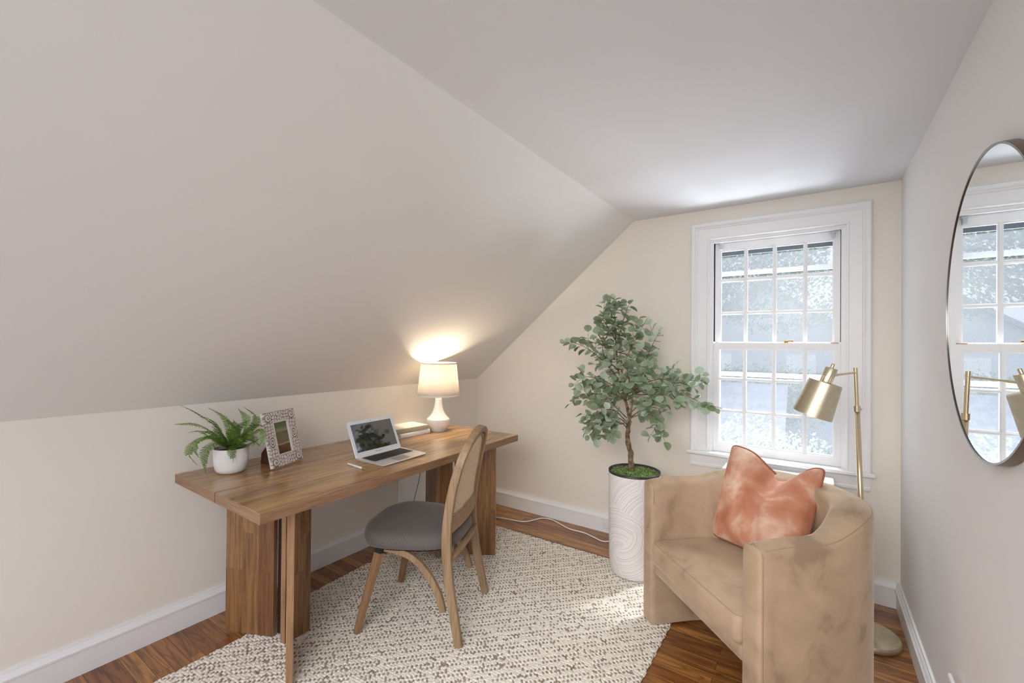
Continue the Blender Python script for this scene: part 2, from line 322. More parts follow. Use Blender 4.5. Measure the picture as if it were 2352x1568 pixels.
# ------------------------------------------------------------------ mesh helpers
def link(name, bm_or_me, m, parent=None, smooth=False, auto=None):
    if isinstance(bm_or_me, bmesh.types.BMesh):
        me = bpy.data.meshes.new(name); bmesh.ops.recalc_face_normals(bm_or_me, faces=bm_or_me.faces[:]); bm_or_me.to_mesh(me); bm_or_me.free()
    else: me = bm_or_me
    for mm in (m if isinstance(m, (list, tuple)) else [m]): me.materials.append(mm)
    o = bpy.data.objects.new(name, me); COL.objects.link(o)
    if parent is not None: o.parent = parent
    if smooth:
        for p in me.polygons: p.use_smooth = True
    if auto:
        for p in me.polygons: p.use_smooth = True
        try: me.set_sharp_from_angle(angle=math.radians(auto))
        except Exception: pass
    return o
def empty(name, loc, rz=0, label=None, cat=None, group=None):
    o = bpy.data.objects.new(name, None); COL.objects.link(o); o.location = loc; o.rotation_euler = (0, 0, rz); o.empty_display_size = .1
    if label: o['label'] = label
    if cat: o['category'] = cat
    if group: o['group'] = group
    return o
def tag(o, label, cat, group=None):
    o['label'] = label; o['category'] = cat
    if group: o['group'] = group
    return o
def struct(o): o['kind'] = 'structure'; return o
def box(bm, x0, x1, y0, y1, z0, z1, mat=0):
    v = [bm.verts.new(c) for c in ((x0, y0, z0), (x1, y0, z0), (x1, y1, z0), (x0, y1, z0), (x0, y0, z1), (x1, y0, z1), (x1, y1, z1), (x0, y1, z1))]
    for f in ((0, 3, 2, 1), (4, 5, 6, 7), (0, 1, 5, 4), (1, 2, 6, 5), (2, 3, 7, 6), (3, 0, 4, 7)):
        fc = bm.faces.new([v[i] for i in f]); fc.material_index = mat
    return v
def bevel(bm, w, seg=2):
    bmesh.ops.bevel(bm, geom=bm.edges[:] , offset=w, segments=seg, affect='EDGES', profile=.5, clamp_overlap=True)
def bbox(*a, bev=0, seg=2):
    bm = bmesh.new(); box(bm, *a)
    if bev: bevel(bm, bev, seg)
    return bm
def prism(bm, pts, z0, z1):
    a = [bm.verts.new((x, y, z0)) for x, y in pts]; b = [bm.verts.new((x, y, z1)) for x, y in pts]; n = len(pts)
    bm.faces.new(a[::-1]); bm.faces.new(b)
    for i in range(n): bm.faces.new((a[i], a[(i+1) % n], b[(i+1) % n], b[i]))
def lathe(bm, prof, seg=48, cx=0, cy=0, mat=0, close_bottom=True, close_top=False):
    rings = []
    for r, z in prof:
        rings.append([bm.verts.new((cx+r*math.cos(2*PI*i/seg), cy+r*math.sin(2*PI*i/seg), z)) for i in range(seg)])
    for a, b in zip(rings, rings[1:]):
        for i in range(seg):
            f = bm.faces.new((a[i], a[(i+1) % seg], b[(i+1) % seg], b[i])); f.material_index = mat
    if close_bottom: bm.faces.new(rings[0][::-1])
    if close_top: bm.faces.new(rings[-1])
    return rings
def smooth_path(pts, n):
    """Catmull-Rom through pts"""
    P = [Vector(p) for p in pts]; P = [2*P[0]-P[1]] + P + [2*P[-1]-P[-2]]; out = []
    for i in range(1, len(P)-2):
        for k in range(n):
            t = k/n; a, b, c, d = P[i-1], P[i], P[i+1], P[i+2]
            out.append(.5*((2*b)+(-a+c)*t+(2*a-5*b+4*c-d)*t*t+(-a+3*b-3*c+d)*t**3))
    out.append(P[-2]); return out
def tube(bm, path, rad, seg=8, closed=False, cap=True):
    path = [Vector(p) for p in path]; n = len(path)
    ref = Vector((0, 0, 1)); rings = []; prev = None
    for i, p in enumerate(path):
        t = (path[min(i+1, n-1)]-path[max(i-1, 0)]).normalized() if not closed else (path[(i+1) % n]-path[i-1]).normalized()
        if prev is None:
            a = t.cross(ref)
            if a.length < .1: a = t.cross(Vector((1, 0, 0)))
            a.normalize()
        else:
            a = prev - t*prev.dot(t); a.normalize()
        prev = a; b = t.cross(a)
        r = rad[i] if isinstance(rad, (list, tuple)) else rad
        rings.append([bm.verts.new(p+a*r*math.cos(2*PI*k/seg)+b*r*math.sin(2*PI*k/seg)) for k in range(seg)])
    rr = list(zip(rings, rings[1:])) + ([(rings[-1], rings[0])] if closed else [])
    for x, y in rr:
        for k in range(seg): bm.faces.new((x[k], x[(k+1) % seg], y[(k+1) % seg], y[k]))
    if cap and not closed: bm.faces.new(rings[0][::-1]); bm.faces.new(rings[-1])
def sweep(bm, path, w, d, ref, cap=True, chamfer=.2):
    """rectangular bar with small chamfers; w across, d along ref"""
    path = [Vector(p) for p in path]; n = len(path); rings = []
    for i, p in enumerate(path):
        t = (path[min(i+1, n-1)]-path[max(i-1, 0)]).normalized()
        rf = Vector(ref(i/(n-1)) if callable(ref) else ref)
        D = (rf - t*rf.dot(t)).normalized(); W = t.cross(D)
        ww = (w(i/(n-1)) if callable(w) else w)/2; dd = (d(i/(n-1)) if callable(d) else d)/2
        c = chamfer*min(ww, dd)
        sec = [(ww, dd-c), (ww-c, dd), (-ww+c, dd), (-ww, dd-c), (-ww, -dd+c), (-ww+c, -dd), (ww-c, -dd), (ww, -dd+c)]
        rings.append([bm.verts.new(p+W*a+D*b) for a, b in sec])
    for x, y in zip(rings, rings[1:]):
        for k in range(8): bm.faces.new((x[k], x[(k+1) % 8], y[(k+1) % 8], y[k]))
    if cap: bm.faces.new(rings[0][::-1]); bm.faces.new(rings[-1])
def profile_run(bm, prof, p0, p1, nrm):
    """prof: list of (out, z) closed; extruded from p0 to p1, 'out' along nrm"""
    p0, p1, nrm = Vector(p0), Vector(p1), Vector(nrm)
    a = [bm.verts.new(p0+nrm*o+Vector((0, 0, z))) for o, z in prof]; b = [bm.verts.new(p1+nrm*o+Vector((0, 0, z))) for o, z in prof]
    n = len(prof)
    for i in range(n): bm.faces.new((a[i], a[(i+1) % n], b[(i+1) % n], b[i]))
    bm.faces.new(a[::-1]); bm.faces.new(b)
def subsurf(o, lv=2):
    md = o.modifiers.new('subdivision', 'SUBSURF'); md.levels = lv; md.render_levels = lv
def solid(o, t, off=0):
    md = o.modifiers.new('thickness', 'SOLIDIFY'); md.thickness = t; md.offset = off

# ------------------------------------------------------------------ the room
XL, XR, YB, YF = -2.5155, 0.372, 3.11, -0.6
ZK, ZC, XRIDGE = 1.0724, 2.2737, -1.0833
WX0, WX1, WZ0, WZ1 = -0.575, 0.138, 0.70, 2.072

struct(link('floor', bbox(XL-.12, XR+.12, YF-.12, YB+.02, -.12, 0), M['floor']))
struct(link('wall_left', bbox(XL-.12, XL, YF-.12, YB+.12, 0, ZK), M['wall']))
struct(link('wall_right', bbox(XR, XR+.12, YF-.12, YB+.12, 0, ZC+.1), M['wall_right']))
# back wall with window opening, gable outline
def gable(bm, y0, y1, holes):
    def poly(pts):
        a = [bm.verts.new((x, y0, z)) for x, z in pts]; b = [bm.verts.new((x, y1, z)) for x, z in pts]; n = len(pts)
        bm.faces.new(a); bm.faces.new(b[::-1])
        for i in range(n): bm.faces.new((a[i], b[i], b[(i+1) % n], a[(i+1) % n]))
    hx0, hx1, hz0, hz1 = holes
    poly([(XL, 0), (XRIDGE, 0), (XRIDGE, ZC), (XL, ZK)])
    poly([(XRIDGE, 0), (hx0, 0), (hx0, ZC), (XRIDGE, ZC)])
    if hz0 > 0.01: poly([(hx0, 0), (hx1, 0), (hx1, hz0), (hx0, hz0)])
    poly([(hx0, hz1), (hx1, hz1), (hx1, ZC), (hx0, ZC)])
    poly([(hx1, 0), (XR, 0), (XR, ZC), (hx1, ZC)])
bm = bmesh.new(); gable(bm, YB, YB+.20, (WX0, WX1, WZ0-.02, WZ1)); struct(link('wall_back', bm, M['wall']))
# slope + flat ceiling, ridge slightly rounded
bm = bmesh.new()
sec = [(XL, ZK)]
d1 = Vector((XRIDGE-XL, ZC-ZK)).normalized()
for t in np.linspace(0, 1, 7):
    a = Vector((XRIDGE, ZC)) - d1*.018; b = Vector((XRIDGE, ZC)); c = Vector((XRIDGE+.018, ZC))
    q = a*(1-t)**2 + b*2*t*(1-t) + c*t*t; sec.append((q.x, q.y))
sec.append((XR+.12, ZC))
outer = [(XR+.12, ZC+.12), (XRIDGE-.05, ZC+.12), (XL-.12, ZK+.08), (XL-.12, ZK)]
poly = sec + outer
a = [bm.verts.new((x, YF-.12, z)) for x, z in poly]; b = [bm.verts.new((x, YB+.20, z)) for x, z in poly]; n = len(poly)
bm.faces.new(a); bm.faces.new(b[::-1])
for i in range(n):
    f = bm.faces.new((a[i], b[i], b[(i+1) % n], a[(i+1) % n])); f.material_index = 1 if i <= 3 else 0
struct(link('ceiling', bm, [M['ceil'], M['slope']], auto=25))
# baseboards
BP = [(0, 0), (.018, 0), (.018, .098), (.024, .101), (.024, .108), (.020, .112), (.014, .122), (.010, .126), (.009, .134), (0, .134)]
bm = bmesh.new(); profile_run(bm, BP, (XL, YF, 0), (XL, YB, 0), (1, 0, 0)); struct(link('baseboard_left', bm, M['trim']))
bm = bmesh.new(); profile_run(bm, BP, (XR, YF, 0), (XR, YB, 0), (-1, 0, 0)); struct(link('baseboard_right', bm, M['trim']))
bm = bmesh.new(); profile_run(bm, BP, (XL+.018, YB, 0), (XR-.018, YB, 0), (0, -1, 0)); struct(link('baseboard_back', bm, M['trim']))

# ------------------------------------------------------------------ window
win = struct(empty('window_1', (-.2185, YB, .70)))
def W(name, bm, m, **k):
    o = link(name, bm, m, None, **k); o.parent = win; o.matrix_parent_inverse = Matrix.Translation(Vector((.2185, -YB, -.70))); return o
# casing: profile (distance from the opening edge outward, depth into the room)
CP = [(0, 0), (0, .014), (.004, .018), (.010, .018), (.014, .014), (.070, .014), (.074, .020), (.080, .022), (.086, .030), (.094, .034), (.104, .034), (.110, .028), (.112, .018), (.112, 0)]
bm = bmesh.new()
corners = [((WX0, WZ0), (-1, 0)), ((WX0, WZ1), (-1, 1)), ((WX1, WZ1), (1, 1)), ((WX1, WZ0), (1, 0))]
rings = []
for (x, z), (sx, sz) in corners:
    rings.append([bm.verts.new((x+sx*o, YB-d, z+sz*o)) for o, d in CP])
for r, s in zip(rings, rings[1:]):
    for i in range(len(CP)): bm.faces.new((r[i], r[(i+1) % len(CP)], s[(i+1) % len(CP)], s[i]))
bm.faces.new(rings[0]); bm.faces.new(rings[-1][::-1])
W('casing', bm, M['trim'])
bm = bbox(WX0-.128, WX1+.128, YB-.052, YB+.005, WZ0-.022, WZ0, bev=.006, seg=3); W('stool', bm, M['trim'])
bm = bmesh.new(); profile_run(bm, [(0, -.085), (.010, -.085), (.014, -.078), (.014, -.066), (.012, -.060), (.012, 0), (0, 0)], (WX0-.108, YB, WZ0-.022), (WX1+.108, YB, WZ0-.022), (0, -1, 0)); W('apron', bm, M['wall'] if False else M['trim'])
# jamb liner
bm = bmesh.new()
box(bm, WX0, WX0+.012, YB+.001, YB+.20, WZ0, WZ1-.001); box(bm, WX1-.012, WX1, YB+.001, YB+.20, WZ0, WZ1-.001); box(bm, WX0+.0121, WX1-.0121, YB+.0015, YB+.20, WZ1-.012, WZ1-.0005)
box(bm, WX0, WX1, YB+.005, YB+.22, WZ0-.022, WZ0)
box(bm, WX0+.0115, WX0+.022, YB+.004, YB+.018, WZ0+.001, WZ1-.0125); box(bm, WX1-.022, WX1-.0115, YB+.004, YB+.018, WZ0+.001, WZ1-.0125); box(bm, WX0+.0225, WX1-.0225, YB+.0045, YB+.0175, WZ1-.022, WZ1-.0115)
W('jamb', bm, M['trim'])
def sash(name, y0, x0, x1, z0, z1, gx, gz, stile, top, bot):
    """x0..x1 outer, glass bars at gx, gz"""
    bm = bmesh.new(); y1 = y0+.032
    box(bm, x0, x0+stile, y0, y1, z0, z1); box(bm, x1-stile, x1, y0, y1, z0, z1)
    box(bm, x0+stile, x1-stile, y0, y1, z1-top, z1); box(bm, x0+stile, x1-stile, y0, y1, z0, z0+bot)
    def bar(a0, a1, b0, b1, vertical):
        # moulded muntin: wide thin base plus narrow nose
        if vertical:
            box(bm, a0, a1, y0+.010, y1-.006, b0, b1); box(bm, a0+.006, a1-.006, y0+.001, y0+.010, b0, b1)
        else:
            box(bm, b0-.002, b1+.002, y0+.0105, y1-.0065, a0, a1); box(bm, b0-.002, b1+.002, y0+.0015, y0+.0105, a0+.006, a1-.006)
    for g in gx: bar(g-.011, g+.011, z0+bot, z1-top, True)
    for g in gz: bar(g-.010, g+.010, x0+stile, x1-stile, False)
    # glazing bead around the glass
    for (a, b, c, d) in ((x0+stile, x0+stile+.008, z0+bot, z1-top), (x1-stile-.008, x1-stile, z0+bot, z1-top)):
        box(bm, a, b, y0+.008, y1-.006, c, d)
    for (c, d) in ((z0+bot, z0+bot+.008), (z1-top-.008, z1-top)): box(bm, x0+stile+.008, x1-stile-.008, y0+.008, y1-.006, c, d)
    s = W(name, bm, M['trim'])
    g = W('glass', bbox(x0+stile, x1-stile, y0+.019, y0+.022, z0+bot, z1-top), M['glass'])
    pi = g.matrix_parent_inverse.copy(); g.parent = s; g.matrix_parent_inverse = pi if False else Matrix.Identity(4)
    return s
GX = (-.372, -.2135, -.055)
lo = sash('lower_sash', YB+.020, WX0+.013, WX1-.013, WZ0+.001, 1.402, GX, (1.172, .966), .036, .036, .050)
us = sash('upper_sash', YB+.056, WX0+.024, WX1-.024, 1.372, WZ1-.014, GX, (1.809, 1.596), .028, .050, .030)
bm = bmesh.new(); box(bm, WX0+.0125, WX0+.0235, YB+.06, YB+.085, 1.41, WZ1-.013); box(bm, WX1-.0235, WX1-.0125, YB+.06, YB+.085, 1.41, WZ1-.013); W('sash_channel', bm, M['dark_gap'])
# sash lock, felt pad, plastic brackets at the head
bm = bmesh.new(); box(bm, -.178, -.118, YB+.022, YB+.048, 1.402, 1.405); lathe(bm, [(.010, 1.405), (.010, 1.414), (.007, 1.418)], 16, -.150, YB+.036, close_top=True)
tube(bm, [(-.150, YB+.034, 1.412), (-.130, YB+.026, 1.417), (-.112, YB+.022, 1.416)], [.005, .004, .006], 8); W('sash_lock', bm, M['latch_brass'])
W('felt_pad', bbox(.070, .105, YB+.018, YB+.050, 1.402, 1.406), simple('tan_felt', hx('c8905e'), .9))
for bx in (WX0+.052, WX1-.070):
    bm = bmesh.new(); box(bm, bx, bx+.018, YB+.030, YB+.050, WZ1-.062, WZ1-.022); box(bm, bx-.005, bx+.023, YB+.026, YB+.050, WZ1-.034, WZ1-.020); bevel(bm, .002, 1)
    W('blind_bracket', bm, simple('clear_plastic', (.55, .60, .63), .25))
# storm window: metal frame, rails and dusty glass
bm = bmesh.new(); ys = YB+.165
box(bm, WX0+.012, WX0+.040, ys, ys+.02, WZ0, WZ1-.012); box(bm, WX1-.040, WX1-.012, ys, ys+.02, WZ0, WZ1-.012)
box(bm, WX0+.040, WX1-.040, ys, ys+.02, WZ0, WZ0+.02); box(bm, WX0+.040, WX1-.040, ys, ys+.02, WZ1-.045, WZ1-.012)
for z in (1.868, 1.196): box(bm, WX0+.04, WX1-.04, ys-.006, ys+.022, z-.014, z+.014)
storm = W('storm_frame', bm, M['storm_metal'])
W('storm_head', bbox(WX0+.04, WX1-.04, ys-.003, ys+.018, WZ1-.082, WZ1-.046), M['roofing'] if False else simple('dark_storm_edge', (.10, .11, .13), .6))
W('storm_side', bbox(WX1-.054, WX1-.041, ys-.004, ys+.006, 1.43, WZ1-.083), simple('dark_storm_side', (.22, .24, .28), .6))  # darker strip on the right side of the storm frame
W('storm_glass', bbox(WX0+.04, WX1-.04, ys+.009, ys+.011, WZ0+.02, WZ1-.085), M['dusty'])

# ------------------------------------------------------------------ outlet on the baseboard
t = empty('wall_outlet', (-1.262, YB-.018, .055), 0, 'white electrical outlet plate on the baseboard beside the white planter', 'outlet')
link('cover_plate', bbox(-.035, .035, -.006, 0, -.028, .045, bev=.002), M['white_plastic'], t)
link('socket', bbox(-.016, .016, -.010, -.004, -.012, .030, bev=.003), M['white_plastic'], t)

t = empty('access_panel', (XL, 2.60, .40), 0, 'white access panel on the left wall behind the far end of the desk', 'panel')
link('door', bbox(.0, .012, -.395, .395, -.262, .26, bev=.002), M['trim'], t)
t = empty('wall_rail', (XR, 1.70, .352), 0, 'white rail low on the right wall below the mirror', 'rail')
bm = bmesh.new(); tube(bm, [(-.022, -.5, 0), (-.022, .235, 0), (-.020, .245, 0)], [.0065, .0065, .004], 12); link('bar', bm, M['trim'], t, auto=40)
bm = bmesh.new(); box(bm, -.020, 0, .17, .19, -.006, .006); link('bracket', bm, M['trim'], t)

# ------------------------------------------------------------------ rug: one woven height field
def make_rug():
    rng = np.random.default_rng(4)
    st = .0028
    x0, x1, y0, y1 = -2.37, -.575, -.05, 2.73
    nx, ny = int((x1-x0)/st)+1, int((y1-y0)/st)+1
    X, Y = np.meshgrid(np.linspace(x0, x1, nx), np.linspace(y0, y1, ny))
    # outline of the rug: left edge bends slightly
    left = np.interp(Y, [-.1, .65, 1.0, 1.4, 2.08, 2.75], [-2.19, -2.195, -2.20, -2.285, -2.322, -2.335])
    right = np.full_like(Y, -.585); back = 2.713 + (X+1.4)*.008
    wob = .0018*np.sin(X*95)+.0018*np.sin(Y*85+1)
    # oval loops on a staggered lattice, each leaning
    ca, sa = math.cos(-.765), math.sin(-.765)
    U = X*ca+Y*sa; V = -X*sa+Y*ca
    pu, pv = .0150, .0088
    H = np.zeros_like(X); CR = np.zeros(X.shape+(3,)); best = np.full(X.shape, -9.0)
    cream = np.array(hx('fbf4e8')); pale = np.array(hx('e2dacd')); brown = np.array(hx('a09387')); dark = np.array(hx('b3a696'))
    def h(i, j, s): 
        v = np.sin(i*127.1+j*311.7+s*74.7)*43758.5453; return v-np.floor(v)
    rj = np.floor(V/pv)
    for dj in (-1, 0, 1):
        j = rj+dj; off = np.where(np.mod(j, 2) > .5, pu*.5, 0)
        ri = np.floor((U-off)/pu)
        for di in (-1, 0, 1):
            i = ri+di
            cu = (i+.5)*pu+off+(h(i, j, 1)-.5)*.005; cv = (j+.5)*pv+(h(i, j, 2)-.5)*.003
            ang = (h(i, j, 3)-.5)*.45; r4 = h(i, j, 4); dk = ((np.mod(i+2*j, 4) < .5) & (r4 < .85)) | (r4 < .05)
            du, dv = U-cu, V-cv
            a = du*np.cos(ang)+dv*np.sin(ang); b = -du*np.sin(ang)+dv*np.cos(ang)
            q = 1-(a/.0090)**2-(b/np.where(dk, .0042, .0060))**2
            tone = h(i, j, 5)
            sc = np.where(dk, .72, .8+.35*h(i, j, 6))
            val = np.where(q > 0, np.sqrt(np.maximum(q, 0))*sc, q*.6)
            up = val > best
            best = np.where(up, val, best)
            c = np.where(dk[..., None], brown*(.75+.5*tone)[..., None], cream*(.84+.16*tone)[..., None])
            CR = np.where(up[..., None], c, CR)
    k = np.clip((.42-best)/.5, 0, 1)[..., None]  # painted shade: colour darkened in the gaps between loops
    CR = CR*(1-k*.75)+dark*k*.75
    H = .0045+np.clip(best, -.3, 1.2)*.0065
    # plain edge roll
    inside = (X > left+wob) & (X < right+wob) & (Y < back+wob)
    ix, iy = np.meshgrid(np.arange(nx), np.arange(ny))
    edge = np.minimum(np.minimum(X-left, right-X), back-Y)
    H = H*np.clip(edge/.006+.3, .3, 1)
    co = np.stack([X, Y, np.maximum(H, .0015)], -1).reshape(-1, 3)
    idx = iy*nx+ix
    a = idx[:-1, :-1]; b = idx[:-1, 1:]; c = idx[1:, 1:]; d = idx[1:, :-1]
    keep = inside[:-1, :-1] & inside[:-1, 1:] & inside[1:, 1:] & inside[1:, :-1]
    F = np.stack([a, b, c, d], -1)[keep]
    used = np.unique(F); remap = -np.ones(nx*ny, int); remap[used] = np.arange(len(used)); F = remap[F]; co = co[used]; col = CR.reshape(-1, 3)[used]
    me = bpy.data.meshes.new('rug'); me.vertices.add(len(co)); me.vertices.foreach_set('co', co.astype('f').ravel())
    me.loops.add(F.size); me.loops.foreach_set('vertex_index', F.astype('i').ravel())
    me.polygons.add(len(F)); me.polygons.foreach_set('loop_start', np.arange(0, F.size, 4, dtype='i'))
    me.update(calc_edges=True); me.validate()
    me.polygons.foreach_set('use_smooth', np.ones(len(me.polygons), bool))
    ca_ = me.color_attributes.new('rugcol', 'FLOAT_COLOR', 'POINT')
    ca_.data.foreach_set('color', np.concatenate([col, np.ones((len(col), 1))], 1).astype('f').ravel())
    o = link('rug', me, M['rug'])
    tag(o, 'cream and brown flecked chunky woven rug lying on the wood floor', 'rug')
make_rug()
ZR = .0125   # top of the rug

# ------------------------------------------------------------------ desk
desk = empty('desk', (-2.03, 1.64, 0), 0, 'long brown wooden desk with thick plank top and fin pedestals against the left wall', 'desk')
DO = Vector((-2.03, 1.64, 0))
def D(x, y): return (x-DO.x, y-DO.y)
T0, T1 = .7285, .770
FL, FR, BR, BL = (-1.627, .794), (-1.660, 2.497), (-2.432, 2.480), (-2.432, .806)
def lerp(a, b, t): return (a[0]+(b[0]-a[0])*t, a[1]+(b[1]-a[1])*t)
def top_piece(t0, t1, name):
    p = [lerp(FL, BL, t0), lerp(FR, BR, t0), lerp(FR, BR, t1), lerp(FL, BL, t1)]
    bm = bmesh.new(); prism(bm, [D(*q) for q in p], T0, T1); bevel(bm, .0012, 1)
    for f in bm.faces:
        f.normal_update()
        nn = f.normal
        f.material_index = 0 if abs(nn.z) > .7 else (1 if abs(nn.x) > abs(nn.y) else 2)
    return link(name, bm, [M['desk_top'], M['desk_edge'], M['desk_edge_x']], desk)
top_piece(0, .4640, 'tabletop'); top_piece(.4695, 1, 'tabletop')
bm = bmesh.new(); pa, pb, pc, pd = lerp(FL, BL, .463), lerp(FR, BR, .463), lerp(FR, BR, .4705), lerp(FL, BL, .4705)
prism(bm, [D(pa[0], pa[1]+.0006), D(pb[0], pb[1]-.0006), D(pc[0], pc[1]-.0006), D(pd[0], pd[1]+.0006)], T0+.001, T1-.0012); link('joint', bm, M['desk_joint_gap'], desk)
def fin(x0, y0, x1, y1, th):
    a, b = Vector((x0, y0)), Vector((x1, y1)); L = (b-a).length
    bm = bbox(0, L, -th/2, th/2, 0, T0-ZR, bev=.0012, seg=1); bm.normal_update()
    for f in bm.faces: f.material_index = 1 if abs(f.normal.x) > .6 else 0
    o = link('leg_board', bm, [M['desk_leg'], M['desk_leg_end']], desk)
    o.location = (a.x-DO.x, a.y-DO.y, ZR); o.rotation_euler = (0, 0, math.atan2(b.y-a.y, b.x-a.x)); return o
for s in (0, 1):
    fy = (lambda y: y) if s == 0 else (lambda y: 3.285-y)
    fin(-2.312, fy(.985), -2.080, fy(1.089), .028)
    fin(-1.717, fy(.9588), -1.955, fy(1.0917), .027)
    fin(-2.000, fy(1.082), -2.000, fy(1.206), .036)
    fin(-2.090, fy(1.112), -2.012, fy(1.138), .016).data.materials[0] = M['desk_joint_gap']  # dark filler board added in the open gap, coloured as its shade

# ------------------------------------------------------------------ dining chair
ch = empty('dining_chair', (-1.411, 1.7305, ZR), math.atan2(.921, -.388), 'wooden dining chair with grey cushion and arched cane back pulled out from the desk', 'chair')
hoop = [(-.225, 0, .004), (-.218, .030, .15), (-.210, .058, .30), (-.205, .070, .44), (-.205, .066, .55), (-.200, .048, .68), (-.182, .020, .80), (-.140, -.006, .885), (-.075, -.022, .930), (0, -.027, .945)]
hoop = hoop + [(-x, y, z) for x, y, z in hoop[-2::-1]]
hp = smooth_path(hoop, 5)
hp = [Vector(p) for p in hp]
mid = [i for i, p in enumerate(hp) if p.z > .40]
i0, i1 = mid[0], mid[-1]
wfun = lambda t: .026
def sect(bm, path, wa, wb, da, db):
    sweep(bm, path, lambda t: wa+(wb-wa)*t, lambda t: da+(db-da)*t, (0, 1, .25))
bm = bmesh.new(); sect(bm, hp[:i0+1], .026, .028, .036, .044); link('leg', bm, M['chair_wood'], ch, auto=40)
bm = bmesh.new(); sect(bm, hp[i1:], .028, .026, .044, .036); link('leg', bm, M['chair_wood'], ch, auto=40)
bm = bmesh.new(); sweep(bm, hp[i0:i1+1], .028, lambda t: .044-.008*math.sin(PI*t), (0, 1, .25)); link('back_frame', bm, M['chair_wood'], ch, auto=40)
# inner cane frame
def backy(z, x=0): 
    zs = [.40, .50, .60, .68, .80, .885, .945]; ys = [.070, .069, .060, .048, .020, -.006, -.027]
    return float(np.interp(z, zs, ys))
arch = [p for p in hp if p.z > .55]
cx_, cz_ = 0, .74
inner = []
for p in arch:
    s = 1-.026/max(.001, math.hypot(p.x, (p.z-cz_)*.9)) if p.z > .74 else 1-.026/abs(p.x)
    q = Vector((p.x*s, 0, cz_+(p.z-cz_)*s if p.z > cz_ else p.z)); q.y = backy(q.z)-.004; inner.append(q)
bm = bmesh.new(); sweep(bm, inner, .012, .016, (0, 1, .25)); link('cane_frame', bm, M['chair_wood'], ch, auto=40)
# lower rail, bowed to the rear, in two tiers
bm = bmesh.new()
for (za, dz, dd, yy) in ((.545, .030, .022, 0), (.512, .040, .030, -.002)):
    sweep(bm, [(x, backy(za)-.018*(1-(x/.2)**2)+yy, za) for x in np.linspace(-.194, .194, 15)], dz, dd, (0, 1, 0))
link('back_rail', bm, M['chair_wood'], ch, auto=40)
# cane webbing: strands in four directions clipped to the arch
bm = bmesh.new()
inn = [(q.x, q.z) for q in inner]
def halfw(z):
    xs = [(abs(x), zz) for x, zz in inn if x >= -1e-6]
    xs.sort(key=lambda t: t[1]); zz = [t[1] for t in xs]; xx = [t[0] for t in xs]
    return float(np.interp(z, zz, xx)) if z <= zz[-1] else 0
ztop = max(z for x, z in inn)
def inside(x, z): return .562 < z < ztop-.002 and abs(x) < halfw(z)-.002
def cy(x, z): return backy(z)-.004-.012*(1-(x/.2)**2)*max(0, (1-(z-.56)/.3))
def strand(pts, w, off):
    if len(pts) < 2: return
    P_ = [Vector((x, cy(x, z)+off, z)) for x, z in pts]
    vs = []
    for i, p in enumerate(P_):
        t = (P_[min(i+1, len(P_)-1)]-P_[max(i-1, 0)]).normalized(); s = t.cross(Vector((0, 1, 0))).normalized()*w/2
        vs.append([bm.verts.new(p+s+Vector((0, .0007, 0))), bm.verts.new(p-s+Vector((0, .0007, 0))), bm.verts.new(p-s-Vector((0, .0007, 0))), bm.verts.new(p+s-Vector((0, .0007, 0)))])
    for a, b in zip(vs, vs[1:]):
        for k in range(4): bm.faces.new((a[k], a[(k+1) % 4], b[(k+1) % 4], b[k]))
def clip_line(x0, z0, dx, dz, w, off):
    L = .7; n = 70; run = []
    for k in range(n+1):
        s = (k/n-.5)*2*L; x, z = x0+dx*s, z0+dz*s
        if inside(x, z): run.append((x, z))
        else:
            if len(run) > 1: strand(run[::2] + ([run[-1]] if len(run) % 2 == 0 else []), w, off)
            run = []
    if len(run) > 1: strand(run, w, off)
sp_ = .0150
for i in range(-17, 18):
    for o in (-.0021, .0021): clip_line(i*sp_+o, .75, 0, 1, .0019, .0006)
for i in range(0, 34):
    for o in (-.0021, .0021): clip_line(0, .56+i*sp_+o, 1, 0, .0019, -.0006)
r2 = math.sqrt(.5)
for i in range(-40, 60):
    clip_line(0, .56+i*sp_, r2, r2, .0015, .0012); clip_line(0, .56+i*sp_, -r2, r2, .0015, -.0012)
link('cane_webbing', bm, M['cane'], ch)
# seat cushion
def seat_outline(k=1.0, n=40):
    pts = []
    for i in range(n):
        a = 2*PI*i/n; c, s = math.cos(a), math.sin(a)
        ex = 3.4
        x = math.copysign(abs(c)**(2/ex), c); y = math.copysign(abs(s)**(2/ex), s)
        hw = .238+.0*y if y > 0 else .238
        hw = np.interp(y, [-1, .2, .7, 1], [.200, .240, .248, .215])
        yy = .285+.250*y
        pts.append((x*hw*k, .285+(yy-.285)*k))
    return pts
bm = bmesh.new(); rings = []
for k, z in ((.90, .408), (.97, .410), (1.0, .420), (1.01, .436), (.995, .455), (.955, .470), (.86, .480), (.6, .487), (.3, .489)):
    rings.append([bm.verts.new((x, y, z+.004*math.cos(x*8))) for x, y in seat_outline(k)])
for a, b in zip(rings, rings[1:]):
    for i in range(40): bm.faces.new((a[i], a[(i+1) % 40], b[(i+1) % 40], b[i]))
bm.faces.new(rings[0][::-1]); bm.faces.new(rings[-1])
link('seat', bm, M['grey_fabric'], ch, smooth=True)
bm = bmesh.new(); rings = []
for k, z in ((.84, .390), (.86, .408)): rings.append([bm.verts.new((x, y, z)) for x, y in seat_outline(k)])
for i in range(40): bm.faces.new((rings[0][i], rings[0][(i+1) % 40], rings[1][(i+1) % 40], rings[1][i]))
bm.faces.new(rings[0][::-1]); bm.faces.new(rings[1]); link('seat_base', bm, M['dark_metal'], ch)  # black colour stands in for the shadow gap under the seat
